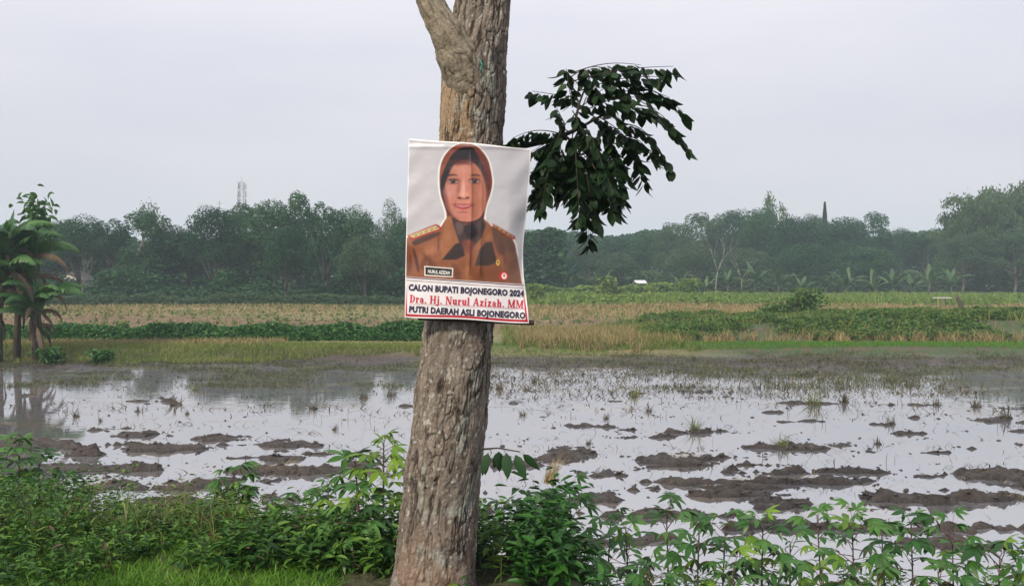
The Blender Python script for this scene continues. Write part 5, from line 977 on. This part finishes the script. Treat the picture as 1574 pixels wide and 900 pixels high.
for a in [(1252, 622, .42, 'large green and brown tuft in the water below the tall dark shrub', 90, .9), (1298, 618, .3, 'dark rounded tuft just right of the largest one', 60, .1), (1068, 662, .34, 'upright spiky tuft on a thin mud bar right of centre', 60, .9), (1200, 688, .26, 'yellowish tuft on the long mud bar, lower right', 50, .9), (1545, 645, .28, 'dark brown clump with root ball near the right edge', 40, 0),
          (1350, 682, .16, 'small black clump floating right of the yellowish tuft', 26, 0), (1370, 652, .22, 'tuft with one long bent stalk, right part of the water', 30, 0), (975, 610, .26, 'low green brown tuft right of the trunk, middle of the water', 50, .8), (932, 643, .16, 'small pointed brown clump in open water right of the trunk', 24, 0), (804, 638, .16, 'dark tuft in open water close to the trunk on the right', 24, 0),
          (768, 598, .3, 'brown clump at the waterline just right of the trunk', 44, 0), (822, 588, .26, 'forked tuft with a standing stalk near the far mud', 30, 0), (998, 632, .18, 'dark clump with a hooked stalk, centre right of the water', 26, 0), (1500, 625, .26, 'flat brown heap of stems near the right edge, far water', 40, 0), (1440, 622, .2, 'low brown tuft left of the flat heap', 34, .3),
          (272, 622, .34, 'curled dark stump like stalk in the left water', 36, 0), (212, 632, .2, 'dark V shaped tuft in the left water', 26, 0), (288, 636, .12, 'small black clod left of the reflected tree tops', 20, 0), (155, 647, .12, 'tiny black clod in the left water', 18, 0), (482, 628, .26, 'dark tuft in the reflection of the left trees', 36, 0), (560, 612, .3, 'spiky dark tuft in the reflection close to the trunk', 40, 0),
          (600, 608, .24, 'dark tuft touching the left side of the trunk', 36, 0), (515, 660, .16, 'small dark tuft in open water left of the trunk', 26, 0), (118, 640, .22, 'thin slanting sticks in the reflection of the banana stems', 20, 0), (300, 600, .22, 'pale tuft in the dark left reflection', 30, .5), (905, 682, .14, 'thin line of twigs on the water right of the trunk', 20, 0)]: tuft(*a)
r_ = thing('straw_bundle', 'sheaf of pale straw lying on the near bank right of the trunk', 'straw', tuple(G(843, 742, ZW + .12)), 0); n = 70; a = rng.normal(0, .035, (n, 3)); a[:, 2] = 0; V, q, t, va = blades(a, rng.uniform(.15, .36, n), rng.uniform(.006, .012, n), rng.uniform(.3, .9, n), rng.random(n), dirv=rng.normal(.6, .35, n)); mb = MB(); mb.add(V, q, t, va); link('stalks', mb.mesh('stalks', mstraw), r_)
r_ = thing('straw_bundle', 'sheaf of dry reddish straw leaning on the mud at lower left', 'straw', tuple(G(118, 782, ZW + .06)), 0); a = rng.normal(0, .04, (n, 3)); a[:, 2] = 0; V, q, t, va = blades(a, rng.uniform(.2, .45, n), rng.uniform(.008, .014, n), rng.uniform(.4, 1.0, n), rng.random(n) * .5, dirv=rng.normal(.2, .5, n)); mb = MB(); mb.add(V, q, t, va); link('stalks', mb.mesh('stalks', mstraw), r_)

# ------------------------------------------------------------------ near bank: grass, weeds, cassava
rng = np.random.default_rng(401)
cover('near_grass', 'short bright green grass in the lower left corner', 'grass', [bl(42000, (-3.9, -.9), (3.9, 5.35), (.03, .10), (.004, .008), (.3, 1.2), 0, None, lambda x, y, n: np.clip(.25 + .45 * rng.random(n) + .5 * (fbm(x * 2, y * 2, 2, 44) - .5), 0, 1))], mgrass)
cover('tall_grass_blades', 'pale grass blades sticking out of the lower left weeds', 'grass', [bl(5200, (-4.6, -.4), (4.7, 7.4), (.12, .38), (.004, .009), (.2, 1.1), 9)], mband)
def weeds(ns, xr, yr, hf, l, mat, name, label, keep=None, nl=11, asp=(.35, .6)):
    x = rng.uniform(*xr, ns); y = rng.uniform(*yr, ns)
    if keep is not None: m_ = keep(x, y); x, y = x[m_], y[m_]
    ns = len(x); z = H(x, y); h_ = hf(x, y) * rng.uniform(.3, 1.3, ns); ln = rng.normal(0, .28, (ns, 2)); sv = rng.random(ns)
    V1, q1, t1, v1 = blades(np.stack([x, y, z - .01], 1), h_ * 1.02, np.full(ns, .006), np.clip(np.hypot(*ln.T), .02, .7), sv * .3, dirv=np.arctan2(ln[:, 1], ln[:, 0]))
    k = np.repeat(np.arange(ns), nl); u = np.tile(np.linspace(.22, 1.0, nl), ns) + rng.uniform(-.05, .05, ns * nl); L_ = np.clip(np.hypot(*ln.T), .02, .7)[k]; a = np.arctan2(ln[:, 1], ln[:, 0])[k]
    off = h_[k] * L_ * u ** 1.6; Pp = np.stack([x[k] + np.cos(a) * off, y[k] + np.sin(a) * off, z[k] + h_[k] * u * (1 - .3 * L_ ** 2 * u)], 1)
    az_ = np.tile(np.arange(nl) * 2.4, ns) + sv[k] * 6.28; D = np.stack([np.cos(az_), np.sin(az_), rng.uniform(-.35, .5, len(k)) + .3 * (u - .5)], 1); ll = rng.uniform(*l, len(k)) * (1.15 - .45 * u); Nn = np.stack([rng.normal(0, .25, len(k)), rng.normal(0, .25, len(k)), np.ones(len(k))], 1)
    cover(name, label, 'weeds', [(V1, q1, t1, v1), leaves(Pp, D, Nn, ll, ll * rng.uniform(*asp, len(k)), np.clip(sv[k] * .6 + .4 * rng.random(len(k)), 0, 1))], mat, True)
hl = lambda x, y: .12 + .26 * fbm(x * 1.3, y * 1.3, 3, 47) * (.6 + ss(4.8, 6.2, y)) * (1 - .45 * ss(-3.0, -2.5, x) * ss(-.7, -1.3, x)) + .16 * ss(-2.2, -3.4, x)
weeds(3400, (-4.8, -.2), (4.0, 8.0), hl, (.035, .075), mweed, 'bank_undergrowth', 'thick leafy weeds between the lower left grass and the mud', lambda x, y: (y > 3.75 + 1.35 * fbm(x * 1.1, x * 0 + 2, 3, 66) * rng.uniform(.75, 1.05, len(x))) & (y < bank_edges(x)[1] - .5 + .7 * fbm(x * 2, y * 2, 2, 48)) & (fbm(x * 1.6, y * 1.6, 3, 49) > .42 + .10 * ss(5.0, 6.2, y)))
weeds(420, (-1.6, -.15), (4.3, 5.7), lambda x, y: .22 + .25 * ss(-1.4, -.4, x) * fbm(x * 2, y * 2, 2, 50), (.06, .12), mweed, 'trunk_side_weeds', 'broad leafed weeds crowding the left foot of the tree trunk', None, 10, (.3, .45))
weeds(80, (.02, .42), (3.95, 5.2), lambda x, y: .30 + .28 * fbm(x * 2, y * 2, 2, 52), (.07, .13), mvine, 'trunk_side_weeds', 'dark green weeds crowding the right foot of the tree trunk', None, 11, (.35, .5))
weeds(2600, (.1, 4.4), (4.35, 6.3), lambda x, y: .12 + .20 * fbm(x * 1.5, y * 1.5, 3, 53), (.03, .07), mweed, 'right_bank_weeds', 'sparse low weeds under the cassava on the right bank', lambda x, y: (fbm(x * 1.8, y * 1.8, 3, 54) > .46))

weeds(900, (-4.2, 3.8), (4.2, 7.2), lambda x, y: .16 + .3 * fbm(x * 1.1, y * 1.1, 3, 58), (.04, .10), mcrop, 'tall_weeds', 'taller light green narrow leafed weeds rising from the bank', lambda x, y: (fbm(x * 1.3, y * 1.6, 3, 59) > .55) & ((x < 0) | (y < 5.6)), 9, (.14, .24))
weeds(260, (-4.2, 3.8), (4.2, 6.8), lambda x, y: .14 + .22 * fbm(x, y, 3, 60), (.04, .08), mdry, 'withered_weeds', 'brown withered weed stalks among the green ones', lambda x, y: (x < 0) | (y < 5.6), 6, (.2, .4))
def cassava_leaf(seed, nl, L, wd, pet, rise, mat, droop):
    r_ = random.Random(seed); u = np.linspace(0, 1, 6); V = []; Q_ = []; mi_ = []
    mb = MB(); mb.tube([(0, 0, 0), (pet * .5, 0, rise * .65), (pet, 0, rise)], [.0032, .0024, .0020], 4); nq0 = sum(len(q) for q in mb.q); nt = sum(len(t) for t in mb.t)
    o3 = C(pet, 0, rise)
    for k in range(nl):
        a = lerp(-2.0, 2.0, k / (nl - 1)) + r_.uniform(-.08, .08); l = L * (1 - .32 * abs(a) / 2.0) * r_.uniform(.88, 1.08); d = C(math.cos(a), math.sin(a), 0); s = C(-math.sin(a), math.cos(a), 0)
        dz = -(droop * (.25 + .5 * u) * u + r_.uniform(0, .15) * u) * l; c = o3 + d * (u * l * (1 - .15 * droop))[:, None] + C(0, 0, 1) * dz[:, None]
        w = wd * l / 2 * np.array([.10, .55, .95, 1.0, .62, .0]) + .0004; e = .28
        Lf = c + s * w[:, None] + C(0, 0, 1) * (w * e)[:, None]; Rt = c - s * w[:, None] + C(0, 0, 1) * (w * e)[:, None]
        q = [];
        for i_ in range(5): q += [[i_, i_ + 1, 6 + i_ + 1, 6 + i_], [i_, 12 + i_, 12 + i_ + 1, i_ + 1]]
        mb.add(np.concatenate([c, Lf, Rt]), q, None, r_.uniform(.3, .7))
    me = mb.mesh('cassava_leaf', mat, True); me.materials.append(mpet)
    idx = np.zeros(len(me.polygons), int); idx[:nq0] = 1; idx[len(me.polygons) - nt:] = 1; me.polygons.foreach_set('material_index', idx.astype(np.int32)); return me
CLV = [[cassava_leaf(s * 10 + k, (5, 7, 7, 5, 3, 7)[k], (.15, .16, .14, .17, .12, .13)[k], (.33, .29, .32, .33, .38, .30)[k], (.13, .17, .15, .10, .08, .18)[k], (.05, .07, .02, .03, .02, .0)[k], mcas[s], (.45, .7, .9, .35, .3, 1.2)[k]) for k in range(6)] for s in (0, 1)]
def cassava(px, top, D, label, nlv=11, fresh=0, s=1.0, spread=.5, group='young cassava plants on the near bank', stems=1):
    x = P(px, 430, D)[0]; z0 = Hs(x, D) - .02; hh = max(.12, P(px, top, D)[2] - z0 - .04 * s)
    nlv = int(nlv * 1.6); r = thing('cassava_plant', label, 'cassava plant', (x, D, z0), 0, group)
    for st_ in range(stems):
        ox, oy = (rnd.uniform(-.07, .07), rnd.uniform(-.07, .07)) if stems > 1 else (0, 0); hs_ = hh * (1 if st_ == 0 else rnd.uniform(.65, .95)); lx = rnd.uniform(-.05, .05)
        pts = [(ox, oy, -.03), (ox + lx * .5, oy, hs_ * .5), (ox + lx, oy + .01, hs_)]; m_ = MB(); m_.tube(pts, [.0075, .006, .004], 6)
        for k in range(6): zq = hs_ * (.2 + .13 * k); m_.tube([(ox + lx * zq / hs_, oy, zq - .004), (ox + lx * zq / hs_, oy, zq + .004)], .0088, 6)
        link('stem', m_.mesh('stem', mcst, True), r); nn_ = nlv if st_ == 0 else max(5, nlv - 4)
        for k in range(nn_):
            f = 1 - spread * (k / nn_) ** 1.2; l = link('leaf', CLV[fresh if rnd.random() < .93 else 1][rnd.randrange(6)], r, (ox + lx * f, oy, hs_ * f)); t = k / nn_
            l.rotation_euler = (rnd.uniform(-.35, .35), lerp(-.85, .25, t ** .7) + rnd.uniform(-.15, .15), k * 2.4 + rnd.uniform(-.4, .4)); q = s * rnd.uniform(.65, 1.0) * (.62 if t < .15 else 1); l.scale = (q,) * 3
    return r
TP = 'tall cassava plant before the water'
CA = [(830, 772, 5.0, 'cassava with bluish drooping leaves, first right of the tree trunk', 13, 0), (882, 745, 5.3, 'tallest cassava of the first few right of the trunk, dark leaves against water', 15, 0, 1.0, .7), (930, 785, 5.6, 'small cassava between the tallest one and the mud bank, near the trunk', 9, 0), (972, 800, 5.1, 'cassava with dark leaf whorl, fourth one right of the trunk', 12, 0),
      (1032, 778, 5.3, 'cassava with a drooping dark top before the muddy gap, centre right', 13, 0, 1.05, .6), (1070, 806, 5.0, 'bright green cassava left of the pair with red stems', 11, 0), (1108, 795, 5.2, 'cassava with broad horizontal leaves, left one of the pair', 12, 0, 1.05), (1170, 790, 5.0, 'tall red stemmed cassava, right one of the pair', 14, 0, 1.1, .55),
      (1217, 826, 5.1, 'low cassava filling the gap right of the red stemmed pair', 10, 0), (1270, 782, 5.6, 'cassava half hidden behind its taller neighbour, right part of the bank', 10, 0), (1320, 785, 5.1, 'straight stemmed cassava with a wide leaf crown, right part of the bank', 15, 0, 1.15, .6), (1370, 812, 5.4, 'small cassava with narrow leaves right of the straight stemmed one', 9, 0),
      (1412, 792, 5.1, 'cassava with long thin petioles before the long mud ridge', 13, 0, 1.1, .6), (1474, 802, 4.9, 'cassava with a star of leaves before open water, near the right edge', 14, 0, 1.15, .5), (1536, 842, 4.8, 'cassava with long leaves reaching right over the water at the frame edge', 10, 0, 1.2), (1590, 835, 4.9, 'cassava cut by the right frame edge', 10, 0, 1.1),
      (895, 845, 4.6, 'low cassava at the bottom edge under the tallest one', 9, 0), (1000, 862, 4.6, 'low cassava at the bottom edge, centre right', 9, 0), (1140, 866, 4.6, 'low bright cassava at the bottom edge under the red stemmed pair', 9, 0), (1265, 862, 4.65, 'low cassava at the bottom edge left of the straight stemmed one', 9, 0), (1360, 872, 4.6, 'lowest cassava at the bottom edge, right part', 8, 0), (1455, 868, 4.6, 'low cassava at the bottom right corner', 9, 0),
      (588, 672, 4.9, 'yellow green cassava touching the left side of the trunk', 17, 1, 1.0, .5), (555, 700, 5.2, 'cassava with long dark leaves left of the yellow green one', 13, 0, 1.1, .5), (510, 738, 5.4, 'cassava with small dark leaf whorls before the water, left of the trunk', 11, 0, .85), (560, 765, 4.6, 'bushy bright cassava at the left foot of the trunk', 13, 0, 1.0, .6), (470, 762, 5.5, 'small cassava right of the three stemmed one', 9, 0, .85),
      (358, 722, 6.0, 'three stemmed cassava standing alone before the mud, left half', 12, 0, .95, .35, 'young cassava plants on the near bank', 3), (415, 772, 5.9, 'low cassava just right of the three stemmed one', 8, 0, .8), (22, 672, 6.6, 'tallest cassava at the left frame edge', 14, 0, 1.1, .4), (68, 700, 6.8, 'cassava right of the tallest one at the left edge', 12, 0, 1.0, .4, 'young cassava plants on the near bank', 2),
      (-15, 700, 6.4, 'cassava partly outside the left frame edge', 12, 0, 1.1, .5), (105, 735, 7.0, 'thin cassava nearest the mud mound at left', 9, 0, .85), (625, 842, 4.35, 'low green cassava before the foot of the trunk', 8, 0, .8), (520, 830, 4.5, 'low cassava in the weeds left of the trunk foot', 9, 0, .9), (45, 745, 6.2, 'bushy cassava in the weeds at the left edge', 11, 0, 1.0, .5), (800, 812, 4.6, 'bushy cassava in the dark weeds right of the trunk', 13, 0, 1.05, .6),
      (760, 772, 4.75, 'cassava sprouting right behind the trunk', 11, 0, .95, .5), (690, 895, 3.75, 'small leafy cassava sprig before the base of the trunk', 6, 0, .45)]
for a in CA: cassava(*a)

# ------------------------------------------------------------------ haze
hb = MB(); hb.box((0, 440, 14), (1440, 980, 34.4)); m = bpy.data.materials.new('haze_air'); m.use_nodes = True; t = m.node_tree; t.nodes.clear(); o = N(t, 'ShaderNodeOutputMaterial'); v = N(t, 'ShaderNodeVolumePrincipled')
v.inputs['Color'].default_value = (.70, .88, 1.0, 1); v.inputs['Density'].default_value = .0010; v.inputs['Anisotropy'].default_value = 0.0; t.links.new(v.outputs[0], o.inputs['Volume'])
hz = link('haze', hb.mesh('haze', m)); tag(hz, kind='stuff')
